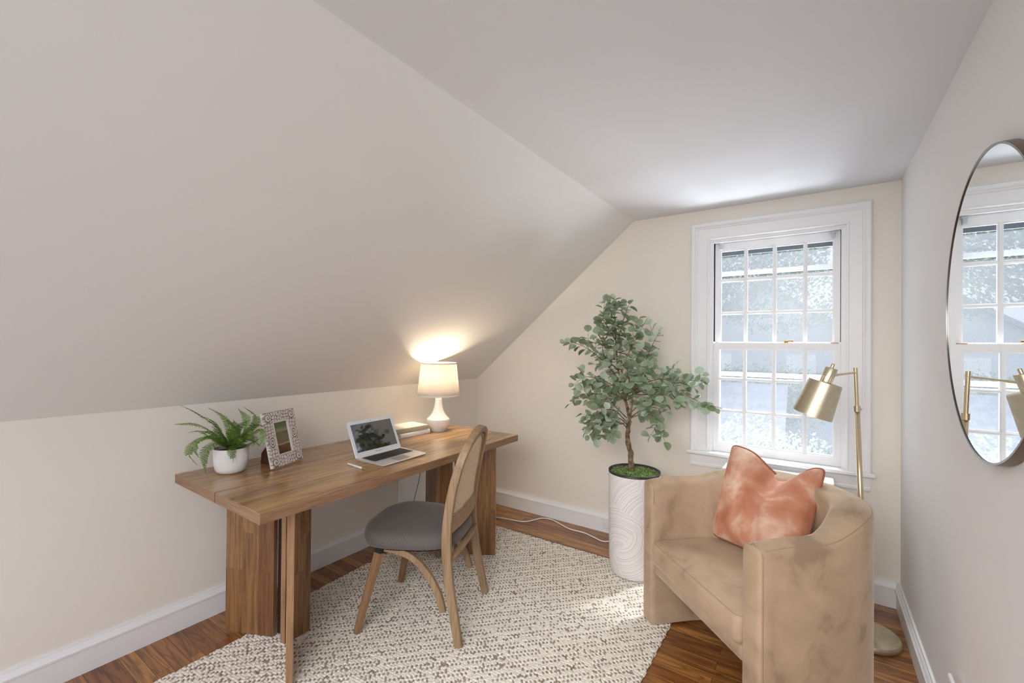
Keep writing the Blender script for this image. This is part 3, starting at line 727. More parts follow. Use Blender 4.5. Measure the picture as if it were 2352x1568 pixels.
# bent side braces and rear rail
for s in (-1, 1):
    bm = bmesh.new(); sweep(bm, smooth_path([(s*.180, .430, .388), (s*.184, .340, .386), (s*.190, .245, .362), (s*.198, .165, .300), (s*.205, .108, .215), (s*.210, .082, .140)], 6), .030, .022, (1, 0, 0)); link('brace', bm, M['chair_wood'], ch, auto=40)
bm = bmesh.new(); sweep(bm, [(x, .052-.020*(1-(x/.2)**2), .375+.020*(1-(abs(x)/.2)**2)) for x in np.linspace(-.196, .196, 15)], .022, .026, (0, 1, 0)); link('rear_rail', bm, M['chair_wood'], ch, auto=40)
for s in (-1, 1):
    bm = bmesh.new(); a, b = Vector((s*.232, .503, 0.004)), Vector((s*.186, .415, .372))
    tube(bm, [a, a.lerp(b, .3), b], [.0175, .0205, .0275], 6); link('leg', bm, M['chair_leg'], ch)
    bm = bmesh.new(); c = a.lerp(b, 1.085); tube(bm, [b-(b-a)*.002, c], [.0285, .026], 6); link('bracket', bm, M['dark_metal'], ch)
    bm = bmesh.new(); lathe(bm, [(.012, .0005), (.012, .006)], 12, a.x, a.y, close_top=True); link('foot_glide', bm, M['dark_metal'], ch)

# ------------------------------------------------------------------ armchair
ac = empty('armchair', (-.437, 1.96, .005), math.atan2(-.704, .71), 'tan velvet barrel armchair with curved back standing under the window', 'armchair')
def uline(hw, y0, depth, n=60, ex=2.2):
    """plan line from left front round the back to right front"""
    ys = .23; pts = []
    for t in np.linspace(y0, ys, 10)[:-1]: pts.append((-hw, t))
    for t in np.linspace(PI, 0, n):
        c, s = math.cos(t), math.sin(t)
        pts.append((hw*math.copysign(abs(c)**(2/ex), c), ys+(depth-ys)*abs(s)**(2/ex)))
    for t in np.linspace(ys, y0, 10)[1:]: pts.append((hw, t))
    return pts
outl = uline(.405, 0, .715)
bm = bmesh.new(); prev = None; rings = []
npt = len(outl)
# arc-length
S = [0]
for i in range(1, npt): S.append(S[-1]+math.dist(outl[i], outl[i-1]))
Lt = S[-1]
def shell_ring(i, inset=0):
    x, y = outl[i]; a = outl[max(i-1, 0)]; b = outl[min(i+1, npt-1)]
    t = Vector((b[0]-a[0], b[1]-a[1])).normalized(); nrm = Vector((t.y, -t.x))  # inward
    if nrm.dot(Vector((0-x, .3-y))) < 0: nrm = -nrm
    u = S[i]/Lt; bk = math.sin(PI*u)**2*1.0
    bk = max(0, min(1, (y-.20)/.35)); bk = bk*bk*(3-2*bk)
    th = .092+.045*bk; zt = .700+.062*bk + .012*math.sin(PI*min(1, y/.3))*(1-bk)
    r = .034
    lean = .02*bk
    sec = [(.004, .008), (0, .022)]
    for z in (.15, .3, .45, .6): sec.append((0, z))
    for k in range(0, 6):
        an = PI/2*k/5; sec.append((r*(1-math.cos(an))*1.0, zt-r*.8+r*.8*math.sin(an)))
    sec.append((th*.5, zt+.006*1))
    for k in range(5, -1, -1):
        an = PI/2*k/5; sec.append((th-r*(1-math.cos(an))+lean*.0, zt-r+r*math.sin(an)-.004))
    for z in (.6, .45, .3, .15): sec.append((th+lean*(1-(z/.7)**2), z))
    sec += [(th, .022), (th-.004, .008)]
    out = []
    zc = .38
    for o, z in sec:
        if inset:
            o = th/2+(o-th/2)*(1-inset/(th*.5)); z = min(z, zt-inset*.7) if z > .4 else max(z, .008+inset*.4)
        out.append((x+nrm.x*o, y+nrm.y*o, z))
    return out
def shift(ring, dy): return [(x, y+dy, z) for x, y, z in ring]
seq = [shift(shell_ring(0, .016), -.004), shift(shell_ring(0, .007), -.002+.001), shift(shell_ring(0, .002), .003)]
seq = [shift(shell_ring(0, .018), 0), shift(shell_ring(0, .008), .002), shift(shell_ring(0, .002), .008)]
seq += [shell_ring(i) for i in range(1, npt-1)]
seq += [shift(shell_ring(npt-1, .002), .008), shift(shell_ring(npt-1, .008), .002), shift(shell_ring(npt-1, .018), 0)]
vr = [[bm.verts.new(p) for p in r] for r in seq]; m_ = len(vr[0])
for a, b in zip(vr, vr[1:]):
    for k in range(m_): bm.faces.new((a[k], a[(k+1) % m_], b[(k+1) % m_], b[k]))
bm.faces.new(vr[0][::-1]); bm.faces.new(vr[-1])
link('shell', bm, M['velvet'], ac, auto=50)
# piping: outer top edge, and round each arm front
M['seam'] = simple('velvet_piping', hx('a88d73'), .8)
bm = bmesh.new()
path = []
for i in range(1, npt-1):
    r = shell_ring(i); path.append(r[8])
tube(bm, path, .0016, 6)
for side in (0, 1):
    i = 0 if side == 0 else npt-1
    r = shell_ring(i); ring = [(x, y+.010, z) for x, y, z in r]
    tube(bm, ring[1:9] , .0016, 6)
    tube(bm, ring[9:20], .0014, 6)
link('piping', bm, M['seam'], ac, smooth=True)
# seat deck and cushion
def rounded_plan(x0, x1, y0, y1, rf, rb, n=7):
    pts = []
    for (cx, cy_, r, a0) in ((x1-rf, y0+rf, rf, -PI/2), (x1-rb, y1-rb, rb, 0), (x0+rb, y1-rb, rb, PI/2), (x0+rf, y0+rf, rf, PI)):
        for k in range(n+1): an = a0+PI/2*k/n; pts.append((cx+r*math.cos(an), cy_+r*math.sin(an)))
    return pts
def slab(name, x0, x1, y0, y1, z0, z1, rf, rb, er, crown, mm):
    bm = bmesh.new(); rings = []
    cx, cyy = (x0+x1)/2, (y0+y1)/2
    prof = [(er*.8, z0), (er*.2, z0+er*.25), (0, z0+er)] + [(0, z1-er)] + [(er*(1-math.cos(PI/2*k/5)), z1-er+er*math.sin(PI/2*k/5)) for k in range(1, 6)]
    for ins, z in prof:
        rings.append([bm.verts.new((x, y, z)) for x, y in rounded_plan(x0+ins, x1-ins, y0+ins, y1-ins, max(.004, rf-ins), max(.004, rb-ins))])
    base = rounded_plan(x0+er, x1-er, y0+er, y1-er, max(.004, rf-er), max(.004, rb-er))
    for k in (.8, .55, .3, .1):
        rings.append([bm.verts.new((cx+(x-cx)*k, cyy+(y-cyy)*k, z1+crown*(1-k*k))) for x, y in base])
    n = len(base)
    for a, b in zip(rings, rings[1:]):
        for i in range(n): bm.faces.new((a[i], a[(i+1) % n], b[(i+1) % n], b[i]))
    bm.faces.new(rings[0][::-1]); bm.faces.new(rings[-1])
    return link(name, bm, mm, ac, smooth=True)
slab('seat_deck', -.316, .316, .010, .56, .262, .325, .02, .2, .020, 0, M['velvet'])
slab('seat_cushion', -.312, .312, -.012, .57, .322, .424, .035, .2, .022, .008, M['velvet'])
bm = bmesh.new(); tube(bm, [(x, y, .4215) for x, y in rounded_plan(-.302, .302, -.002, .56, .03, .2)], .0014, 6, closed=True); link('cushion_seam', bm, M['seam'], ac, smooth=True)

# ------------------------------------------------------------------ cushion
def pillow():
    C = {'bl': Vector((-.425, 2.395, .440)), 'br': Vector((-.045, 2.165, .446)), 'tl': Vector((-.352, 2.515, .880)), 'tr': Vector((.040, 2.425, .842))}
    nrm = (C['br']-C['bl']).cross(C['tl']-C['bl']).normalized()   # toward the camera side
    n = 44; bm = bmesh.new()
    def surf(u, v, side):
        # pull the edges in between the corners
        p = C['bl']*(1-u)*(1-v)+C['br']*u*(1-v)+C['tl']*(1-u)*v+C['tr']*u*v
        cen = (C['bl']+C['br']+C['tl']+C['tr'])/4
        su, sv = 4*u*(1-u), 4*v*(1-v)
        pin = .035
        eu = (1-sv)**1.0; ev = (1-su)
        p = p+(cen-p)*( .035*(su*(1-sv)**3) + .045*(sv*(1-su)**3) )
        rr_c = (1-su)**6*(1-sv)**6; p = p+(cen-p)*.045*rr_c
        # the chopped dent in the top edge
        wv = v**2.2
        dent = math.exp(-((u-.58)/.22)**2)*wv
        p = p+Vector((0, 0, -1))*.108*dent
        t = (su*sv)**.43*.088
        fold = .022*math.exp(-((u-.47-.10*(1-v))/.055)**2)*v**1.5*(su)
        wr = .004*math.sin(u*19+v*7)*su*sv + .006*math.sin(v*11-u*6)*su*sv + .005*math.sin(u*31)*(1-v)*sv*su
        t2 = t*(1-.35*dent)+wr
        if side > 0: return p+nrm*(t2-fold*1.3)
        return p-nrm*(t*.8)
    A = [[bm.verts.new(surf(i/n, j/n, 1)) for j in range(n+1)] for i in range(n+1)]
    B = [[A[i][j] if i in (0, n) or j in (0, n) else bm.verts.new(surf(i/n, j/n, -1)) for j in range(n+1)] for i in range(n+1)]
    for G, fl in ((A, 0), (B, 1)):
        for i in range(n):
            for j in range(n):
                q = (G[i][j], G[i+1][j], G[i+1][j+1], G[i][j+1]); bm.faces.new(q if not fl else q[::-1])
    edge = [surf(i/n, 0, 1) for i in range(n)]+[surf(1, j/n, 1) for j in range(n)]+[surf(1-i/n, 1, 1) for i in range(n)]+[surf(0, 1-j/n, 1) for j in range(n)]
    root = empty('throw_pillow', (-.25, 2.27, .43), 0, 'terracotta velvet throw pillow with a dented top leaning in the tan armchair', 'pillow')
    off = Vector((-.25, 2.27, .43))
    for v in bm.verts: v.co -= off
    link('cover', bm, M['pink_velvet'], root, smooth=True)
    bm2 = bmesh.new(); tube(bm2, [p-off for p in edge], .0045, 8, closed=True); link('piping', bm2, simple('dark_terracotta_piping', hx('a05a3c'), .7), root, smooth=True)
pillow()

# ------------------------------------------------------------------ floor lamp
LB = Vector((.200, 2.705, 0))
fl_ = empty('floor_lamp', LB, 0, 'brushed brass floor lamp with tilted metal shade behind the armchair', 'lamp')
bm = bmesh.new(); lathe(bm, [(.126, 0), (.130, .003), (.131, .022), (.127, .028), (.06, .030), (.012, .031)], 64); link('base', bm, M['brass'], fl_, auto=40)
ptop = Vector((.156-LB.x, 2.690-LB.y, 1.283)); pbot = Vector((0, 0, .030)); mid_ = pbot.lerp(ptop, .852)
bm = bmesh.new(); tube(bm, [pbot, mid_], .0115, 20); link('lower_pole', bm, M['brass_pole'], fl_, smooth=True)
bm = bmesh.new(); tube(bm, [mid_, ptop], .0085, 20); link('upper_pole', bm, M['brass_pole'], fl_, auto=40)
bm = bmesh.new(); a_ = pbot.lerp(ptop, .832); tube(bm, [a_, mid_+Vector((0, 0, .003))], .0145, 20); tube(bm, [(a_+mid_)/2, (a_+mid_)/2+Vector((.019, .004, 0))], .004, 12); link('height_collar', bm, M['brass_pole'], fl_, auto=40)
HS = .915; hd_top = Vector((.040*HS, 2.690*HS, 1.38+(1.2075-1.38)*HS))-LB; ax = (Vector((-.016, 2.685, 1.040))-Vector((.040, 2.690, 1.2075))).normalized()
link_pt = ptop-Vector((0, 0, .024))
arm_end = hd_top-ax*.030
bm = bmesh.new(); ae = arm_end + (link_pt-arm_end).normalized()*.022; tube(bm, [link_pt, ae.lerp(link_pt, .22)], .0048, 14); tube(bm, [ae.lerp(link_pt, .25), ae], .0068, 14); link('arm', bm, M['brass_pole'], fl_, auto=40)
def oriented(bm, origin, axis):
    bmesh.ops.scale(bm, vec=(HS, HS, HS), verts=bm.verts[:])
    q = axis.to_track_quat('Z', 'Y').to_matrix().to_4x4(); q.translation = origin; bmesh.ops.transform(bm, matrix=q, verts=bm.verts[:])
bm = bmesh.new(); lathe(bm, [(.003, -.002), (.068, 0), (.0715, .003), (.0865, .176), (.0845, .176), (.0695, .006)], 64, close_bottom=True); oriented(bm, hd_top, ax); shd = link('lamp_shade', bm, M['brass'], fl_, auto=40)
bm = bmesh.new(); lathe(bm, [(.0684, .008), (.0838, .1755)], 48, close_bottom=True); oriented(bm, hd_top, ax); link('shade_lining', bm, M['inner_white'], shd, smooth=True)
bm = bmesh.new(); lathe(bm, [(.0265, 0), (.0265, -.072), (.0245, -.075), (.003, -.076)], 40, close_bottom=False)
for i in range(14):
    an = 2*PI*i/14; tube(bm, [(.0262*math.cos(an), .0262*math.sin(an), -.002), (.0262*math.cos(an), .0262*math.sin(an), -.030)], .0012, 5)
oriented(bm, hd_top, ax); link('socket_housing', bm, M['brass'], fl_, auto=40)
bm = bmesh.new(); lathe(bm, [(.0075, -.074), (.0075, -.094), (.006, -.097)], 20, close_bottom=False, close_top=True); oriented(bm, hd_top, ax); link('switch_knob', bm, M['brass_pole'], fl_, auto=40)
bm = bmesh.new(); bmesh.ops.create_uvsphere(bm, u_segments=20, v_segments=12, radius=.028); bmesh.ops.translate(bm, vec=(0, 0, .09), verts=bm.verts[:]); oriented(bm, hd_top, ax); link('bulb', bm, M['inner_white'], fl_, smooth=True)

# ------------------------------------------------------------------ mirror
mi = empty('wall_mirror', (XR, 1.59, 1.486), 0, 'round wall mirror with thin metal rim hanging on the right wall', 'mirror')
def ringY(bm, prof, seg=128):
    # prof (r, out): lathe about the x axis, out toward -x
    rs = [[bm.verts.new((-o, r*math.cos(2*PI*i/seg), r*math.sin(2*PI*i/seg))) for i in range(seg)] for r, o in prof]
    for a, b in zip(rs, rs[1:]):
        for i in range(seg): bm.faces.new((a[i], a[(i+1) % seg], b[(i+1) % seg], b[i]))
    return rs
MR = .388
bm = bmesh.new(); ringY(bm, [(MR-.003, .024), (MR-.003, .026), (MR+.002, .026), (MR+.002, .024)]); link('rim', bm, M['steel'], mi, auto=40)
bm = bmesh.new(); ringY(bm, [(MR+.002, .025), (MR+.002, .003)]); link('edge_band', bm, M['bronze'], mi, smooth=True)
bm = bmesh.new(); rs = ringY(bm, [(MR-.002, .003), (MR-.002, .0235)]); bm.faces.new(rs[-1]); bm.faces.new(rs[0][::-1]); link('mirror_glass', bm, M['mirror'], mi)

# ------------------------------------------------------------------ white cabinet under the window
cb_ = empty('low_cabinet', (-.19, 2.98, 0), 0, 'low white cabinet under the window, mostly hidden behind the armchair', 'cabinet')
link('body', bbox(-.265, .265, -.065, .095, 0, .632, bev=.003), M['trim'], cb_)
link('top', bbox(-.272, .272, -.075, .098, .632, .654, bev=.004), M['trim'], cb_)

# ------------------------------------------------------------------ things on the desk
# laptop
ZD = T1
lt = empty('laptop', (-1.968, 1.590, ZD), 0, 'open silver laptop with dark glossy screen on the desk', 'laptop')
lt.rotation_euler = (0, 0, math.radians(2.5))
LW, LD = .312, .208
def rrect(w, d, r, n=6, x0=0):
    pts = []
    for cx, cyy, a0 in ((x0+d-r, w/2-r, 0), (x0+r*.4, w/2-r*.4, PI/2), (x0+r*.4, -w/2+r*.4, PI), (x0+d-r, -w/2+r, 1.5*PI)):
        rr = r if cx > x0+d/2 else r*.4
        for k in range(n+1): an = a0+PI/2*k/n; pts.append((cx+rr*math.cos(an), cyy+rr*math.sin(an)))
    return pts
bm = bmesh.new(); pts = rrect(LW, LD, .018)
lower = [bm.verts.new((x*.97+.003, y*.97, .001+.0*x)) for x, y in pts]
midr = [bm.verts.new((x, y, .0125-(x/LD)*.007)) for x, y in pts]
topr = [bm.verts.new((x*.995, y*.995, .0145-(x/LD)*.0075)) for x, y in pts]
for a, b in ((lower, midr), (midr, topr)):
    for i in range(len(pts)): bm.faces.new((a[i], a[(i+1) % len(pts)], b[(i+1) % len(pts)], b[i]))
bm.faces.new(lower[::-1]); bm.faces.new(topr)
link('base', bm, M['aluminium'], lt, auto=40)
def kz(x): return .0146-(x/LD)*.0075
kb_bm = bmesh.new(); rows = [(.028, .012, 14), (.0445, .0145, 13), (.0615, .0145, 13), (.0785, .0145, 12), (.0955, .0145, 11)]
for rx, rd, nk in rows:
    w = .270/nk
    for k in range(nk):
        y0 = -.135+k*w; box(kb_bm, rx-rd/2, rx+rd/2, y0+.0012, y0+w-.0012, kz(rx)+.0006, kz(rx)+.0016)
xs = .1125; ywid = [.018, .018, .022, .022, .10, .022, .022, .018, .018]; y = -.135
for w in ywid:
    sc = .27/sum(ywid); box(kb_bm, xs-.007, xs+.007, y+.0012, y+w*sc-.0012, kz(xs)+.0006, kz(xs)+.0016); y += w*sc
link('keyboard', kb_bm, M['key'], lt)
bm = bmesh.new(); box(bm, .132, .196, -.048, .048, kz(.132)-.002, kz(.196)+.0004); 
for v in bm.verts: 
    if v.co.z > 0.005: v.co.z = kz(v.co.x)+.0003
link('trackpad', bm, simple('trackpad', (.66, .65, .65), .3, metal=.5), lt)
lid = empty('lid', (.004, 0, .013)); lid.parent = lt; lid.rotation_euler = (0, math.radians(-25), 0)
LH = .195
bm = bmesh.new()
pts = []
r = .014
for cyy, cz, a0 in ((LW/2-r, LH-r, 0), (-LW/2+r, LH-r, PI/2)):
    for k in range(7): an = a0+PI/2*k/6; pts.append((cyy+r*math.cos(an), cz+r*math.sin(an)))
pts += [(-LW/2, 0), (LW/2, 0)]
a = [bm.verts.new((0, y, z)) for y, z in pts]; b = [bm.verts.new((-.005, y, z)) for y, z in pts]
bm.faces.new(a); bm.faces.new(b[::-1])
for i in range(len(pts)): bm.faces.new((a[i], b[i], b[(i+1) % len(pts)], a[(i+1) % len(pts)]))
bevel(bm, .0007, 1)
lidm = link('screen_lid', bm, M['bezel'], lt); lidm.location = lid.location; lidm.rotation_euler = lid.rotation_euler
bpy.data.objects.remove(lid)
link('display', bbox(.0000, .0008, -LW/2+.0185, LW/2-.0185, .026, LH-.018), M['black_gloss'], lidm)
link('camera_dot', bbox(.0000, .0009, -.002, .002, LH-.011, LH-.008), M['key'], lidm)
def text_obj(name, body, size, m, parent, loc, rot, extrude=.0002):
    cu = bpy.data.curves.new(name, 'FONT'); cu.body = body; cu.size = size; cu.extrude = extrude; cu.align_x = 'CENTER'; cu.align_y = 'CENTER'
    tmp = bpy.data.objects.new(name+'_src', cu); COL.objects.link(tmp)
    dg = bpy.context.evaluated_depsgraph_get(); me = bpy.data.meshes.new_from_object(tmp.evaluated_get(dg))
    bpy.data.objects.remove(tmp); o = link(name, me, m, parent); o.location = loc; o.rotation_euler = rot; return o
text_obj('lettering', 'MacBook Air', .0085, M['letter_dark'], lidm, (.0006, 0, .013), (PI/2, 0, PI/2))
# stylus pen
pn = empty('stylus_pen', (-1.855, 1.3625, ZD), math.atan2(1.357-1.368, -1.778+1.933), 'slim white pen with gold end lying in front of the laptop', 'pen')
def alongx(bm, prof, seg=20):
    rs = [[bm.verts.new((x, r*math.cos(2*PI*i/seg), .0052+r*math.sin(2*PI*i/seg))) for i in range(seg)] for r, x in prof]
    for a, b in zip(rs, rs[1:]):
        for i in range(seg): bm.faces.new((a[i], a[(i+1) % seg], b[(i+1) % seg], b[i]))
    bm.faces.new(rs[0][::-1]); bm.faces.new(rs[-1])
bm = bmesh.new(); alongx(bm, [(.0035, -.078), (.0048, -.076), (.0050, .050)]); link('barrel', bm, M['white_plastic'], pn, auto=40)
bm = bmesh.new(); alongx(bm, [(.0051, .050), (.0048, .066), (.0030, .078)]); link('tip', bm, M['gold'], pn, auto=40); 
# books
def book(name, label, corner, ang, L, Dp, th, z, cover, sidecover, text=None):
    o = empty(name, (corner[0], corner[1], z), ang, label, 'book', None)
    # local x along the spine, y away from the viewer
    bm = bmesh.new(); box(bm, 0, L, 0, Dp, 0, .003); box(bm, 0, L, 0, Dp, th-.003, th)
    # spine slightly rounded
    sec = [(0, 0), (-.003, .004), (-.0045, th/2), (-.003, th-.004), (0, th)]
    a = [bm.verts.new((0, y_, z_)) for y_, z_ in sec]; b = [bm.verts.new((L, y_, z_)) for y_, z_ in sec]
    for i in range(4): bm.faces.new((a[i], b[i], b[i+1], a[i+1]))
    c0 = [bm.verts.new((0, .003, 0)), bm.verts.new((0, .003, th))]; bm.faces.new(a+[c0[1], c0[0]])
    c1 = [bm.verts.new((L, .003, 0)), bm.verts.new((L, .003, th))]; bm.faces.new(b+[c1[1], c1[0]])
    for f in bm.faces:
        f.material_index = 1 if (f.calc_center_median().z > th-.001) else 0
    link('cover', bm, [cover, sidecover], o)
    link('pages', bbox(.004, L-.004, .002, Dp-.004, .003, th-.003), M['paper'], o)
    if text:
        bm = bmesh.new(); rl = random.Random(4); x = L*.10
        while x < L*.46:
            w = rl.uniform(.0016, .0034); hh = th*rl.uniform(.34, .46)
            if rl.random() > .18: box(bm, x, x+w, -.0052, -.003, th/2-hh/2, th/2+hh/2)
            x += w+rl.uniform(.0018, .0036)
        link('lettering', bm, M['letter_grey'], o)
    return o
book('book', 'white book with pale spine lettering, bottom of the stack beside the table lamp', (-2.182, 1.927), math.atan2(2.183-1.927, .003), .256, .165, .029, ZD, M['book_white'], M['book_white'], True)
book('book', 'grey-green linen book on top of the white book beside the table lamp', (-2.196, 1.905), math.atan2(.255, .020), .258, .165, .032, ZD+.0292, M['book_grey'], M['book_pale'])
# table lamp
tl = empty('table_lamp', (-2.194, 2.282, ZD), 0, 'small white ceramic table lamp with lit linen shade on the desk', 'lamp')
prof = [(.052, 0), (.055, .002), (.054, .005), (.058, .010), (.069, .028), (.0775, .050), (.0805, .070), (.0810, .080), (.0800, .083), (.0775, .085), (.070, .092), (.058, .104), (.046, .122), (.037, .142), (.030, .165), (.0255, .190), (.0225, .218), (.0215, .230), (.0195, .233), (.008, .234)]
bm = bmesh.new(); lathe(bm, prof, 64); link('base', bm, M['white_ceramic'], tl, smooth=True)
bm = bmesh.new(); lathe(bm, [(.0095, .233), (.0095, .300), (.014, .302), (.014, .335)], 20, close_top=True); link('neck', bm, M['white_plastic'], tl, auto=40)
SZ0, SZ1, SR0, SR1 = .246, .478, .1475, .1235
bm = bmesh.new(); lathe(bm, [(SR0, SZ0), (SR1, SZ1)], 96, close_bottom=False); sh = link('lamp_shade', bm, M['shade'], tl, smooth=True); solid(sh, .0012)
def shr(z): return SR0+(SR1-SR0)*(z-SZ0)/(SZ1-SZ0)
for z0, z1 in ((SZ0, SZ0+.010), (SZ1-.010, SZ1)):
    bm = bmesh.new(); lathe(bm, [(shr(z0)+.0010, z0), (shr(z1)+.0010, z1), (shr(z1)-.0015, z1), (shr(z0)-.0015, z0), (shr(z0)+.001, z0)], 96, close_bottom=False)
    link('trim_band', bm, M['shade_trim'], sh, auto=40)

bm = bmesh.new(); bmesh.ops.create_uvsphere(bm, u_segments=24, v_segments=14, radius=.026); bmesh.ops.translate(bm, vec=(0, 0, .382), verts=bm.verts[:]); link('bulb', bm, M['bulb'], tl, smooth=True)
pl_d = bpy.data.lights.new('bulb_light', 'POINT'); pl_d.energy = 15.0; pl_d.color = (1.0, .80, .56); pl_d.shadow_soft_size = .03
pl = bpy.data.objects.new('bulb_light', pl_d); COL.objects.link(pl); pl.location = (-2.194, 2.282, ZD+.392)
bpy.data.objects['bulb_light'].visible_camera = True
# picture frame
pf = empty('picture_frame', (-2.178, 1.1875, ZD), 0, 'carved whitewashed picture frame leaning back beside the potted fern', 'picture frame')
PA, PB = Vector((-2.141, 1.091, 0)), Vector((-2.215, 1.284, 0)); pw = .207; phh = .268
wdir = (PB-PA).normalized(); nn_ = Vector((wdir.y, -wdir.x, 0)); ang = math.atan2(wdir.y, wdir.x)
def carved():
    n1, n2 = 150, 194; bm = bmesh.new(); ow, oh = pw, phh; bw = .058
    def hgt(u, v):
        """u along width, v along height in metres; relief depth"""
        du, dv = min(u, ow-u), min(v, oh-v)
        e = min(du, dv)
        if du < bw+.0 and dv < bw+.0 or e < bw: pass
        # inner plain lip
        inn_ = min(u-bw, ow-bw-u, v-bw, oh-bw-v)
        if inn_ > 0: return -1, 0
        if inn_ > -.008: return .55, .85
        cu, cv = (0.026 if u < ow/2 else ow-.026), (.026 if v < oh/2 else oh-.026)
        dc = math.hypot(u-cu, v-cv)
        if dc < .024:
            an = math.atan2(v-cv, u-cu); s = math.sin(dc*2*PI/.014 - an)
            return 1.0+.25*s-(dc/.024)**4*.5, .55+.45*s if dc < .0225 else .05
        # side scrolls
        best = None
        for (su, sv, sg) in ((.028, oh*.46, 1), (ow-.028, oh*.54, -1)):
            dc = math.hypot((u-su)*1.15, (v-sv)*.8)
            if dc < .026:
                an = math.atan2(v-sv, (u-su)*sg); s = math.sin(dc*2*PI/.0105 + an*1)
                return .75+.25*s, .5+.5*s
        for (su, sv) in ((ow/2, .026), (ow/2, oh-.026)):
            dc = math.hypot(u-su, v-sv)
            if dc < .019:
                an = math.atan2(v-sv, u-su); s = math.cos(an*5)*.5+math.cos(dc*2*PI/.012)*.5
                return .7+.2*s, .5+.5*s
        # leaves: cells
        ci, cj = math.floor(u/.0165), math.floor(v/.0165); bd = (9, 0); sd2 = 9
        for a in (-1, 0, 1):
            for b in (-1, 0, 1):
                i, j = ci+a, cj+b
                hsh = math.sin(i*12.99+j*78.23)*43758.5; hsh -= math.floor(hsh); h2 = math.sin(i*39.3+j*11.1)*24634.6; h2 -= math.floor(h2)
                dx, dy = u-(i+.2+.6*hsh)*.0165, v-(j+.2+.6*h2)*.0165; d = math.hypot(dx, dy)
                if d < bd[0]: sd2 = bd[0]; bd = (d, math.atan2(dy, dx)+hsh*6)
                elif d < sd2: sd2 = d
        edge = (sd2-bd[0])/.006
        c = min(1, edge); vein = .85+.15*math.sin(bd[1]*4)
        return .35+.35*c, min(1, c*.9+.02)*vein
    G = []; vals = []
    for i in range(n1+1):
        row = []
        for j in range(n2+1):
            u, v = ow*i/n1, oh*j/n2; hh, c = hgt(u, v); row.append((u, v, hh, c))
        G.append(row)
    verts = {}; cv_ = []
    for i in range(n1+1):
        for j in range(n2+1):
            u, v, hh, c = G[i][j]
            hz = max(hh, 0)*.007+.012; verts[i, j] = bm.verts.new((u, -hz, v)); cv_.append(c)
    for i in range(n1):
        for j in range(n2):
            if all(G[a][b][2] >= 0 for a, b in ((i, j), (i+1, j), (i+1, j+1), (i, j+1))):
                bm.faces.new((verts[i, j], verts[i+1, j], verts[i+1, j+1], verts[i, j+1]))
    bm.verts.ensure_lookup_table(); bm.verts.index_update()
    lay = bm.verts.layers.float.new('carve')
    for v, c in zip(list(bm.verts), cv_): v[lay] = c
    # sides and body
    be = [e for e in bm.edges if e.is_boundary]
    r = bmesh.ops.extrude_edge_only(bm, edges=be)
    for g in r['geom']:
        if isinstance(g, bmesh.types.BMVert): g.co.y = 0; g[lay] = .45
    loose = [v for v in bm.verts if not v.link_faces]; bmesh.ops.delete(bm, geom=loose, context='VERTS')
    return bm
tilt = math.radians(14)
pm = link('carved_frame', carved(), M['carved'], pf, smooth=True)
R3 = Matrix.Rotation(ang, 4, 'Z') @ Matrix.Rotation(-tilt, 4, 'X')
loc0 = PA - Vector((-2.178, 1.1875, 0)); loc0.z = .004
pm.matrix_basis = Matrix.Translation(loc0) @ R3
o = link('backing', bbox(.006, pw-.006, -.004, .0, .006, phh-.006), M['brown_card'], pf); o.matrix_basis = Matrix.Translation(loc0) @ R3
o = link('picture', bbox(.050, pw-.050, -.0055, -.0045, .050, phh-.050), M['picture'], pf); o.matrix_basis = Matrix.Translation(loc0) @ R3
# easel strut: board with angled foot, hinged at the backing
bm = bmesh.new()
hinge = loc0 + R3.to_3x3() @ Vector((pw*.42, .001, .165)); foot_dir = -nn_
fA = hinge; fB = Vector((hinge.x, hinge.y, 0)) - nn_*.0 + foot_dir*.085
sd_ = (wdir*.004)
prof_ = [hinge, hinge+Vector((0, 0, -.030)) , Vector((hinge.x, hinge.y, 0))+foot_dir*.035+Vector((0, 0, .001)), Vector((hinge.x, hinge.y, 0))+foot_dir*.092+Vector((0, 0, .001)), Vector((hinge.x, hinge.y, 0))+foot_dir*.088+Vector((0, 0, .055))]
a = [bm.verts.new(p-sd_) for p in prof_]; b = [bm.verts.new(p+sd_) for p in prof_]
bm.faces.new(a); bm.faces.new(b[::-1])
for i in range(5): bm.faces.new((a[i], b[i], b[(i+1) % 5], a[(i+1) % 5]))
link('easel_strut', bm, M['brown_card'], pf)

# potted fern
FP = Vector((-2.27, .974, ZD))
pfn = empty('potted_fern', FP, 0, 'green fern in a small ribbed white pot at the near end of the desk', 'potted plant')
bm = bmesh.new(); seg = 180; prof = [(.046, 0), (.054, .003), (.062, .012), (.0665, .024), (.0672, .030), (.068, .034), (.0705, .070), (.0715, .112), (.0720, .115), (.0695, .115), (.0690, .105), (.066, .060)]
rings = []
for r, z in prof:
    rb = .0009 if .031 < z < .113 and r > .0675 else 0
    rings.append([bm.verts.new(((r+rb*math.cos(i*PI))*math.cos(2*PI*i/seg), (r+rb*math.cos(i*PI))*math.sin(2*PI*i/seg), z)) for i in range(seg)])
for a, b in zip(rings, rings[1:]):
    for i in range(seg): bm.faces.new((a[i], a[(i+1) % seg], b[(i+1) % seg], b[i]))
bm.faces.new(rings[0][::-1]); link('pot', bm, M['pot_white'], pfn, auto=60)
bm = bmesh.new(); lathe(bm, [(.0685, .098), (.04, .102), (.001, .104)], 40, close_bottom=False); link('soil', bm, M['soil'], pfn, smooth=True)
random.seed(3)
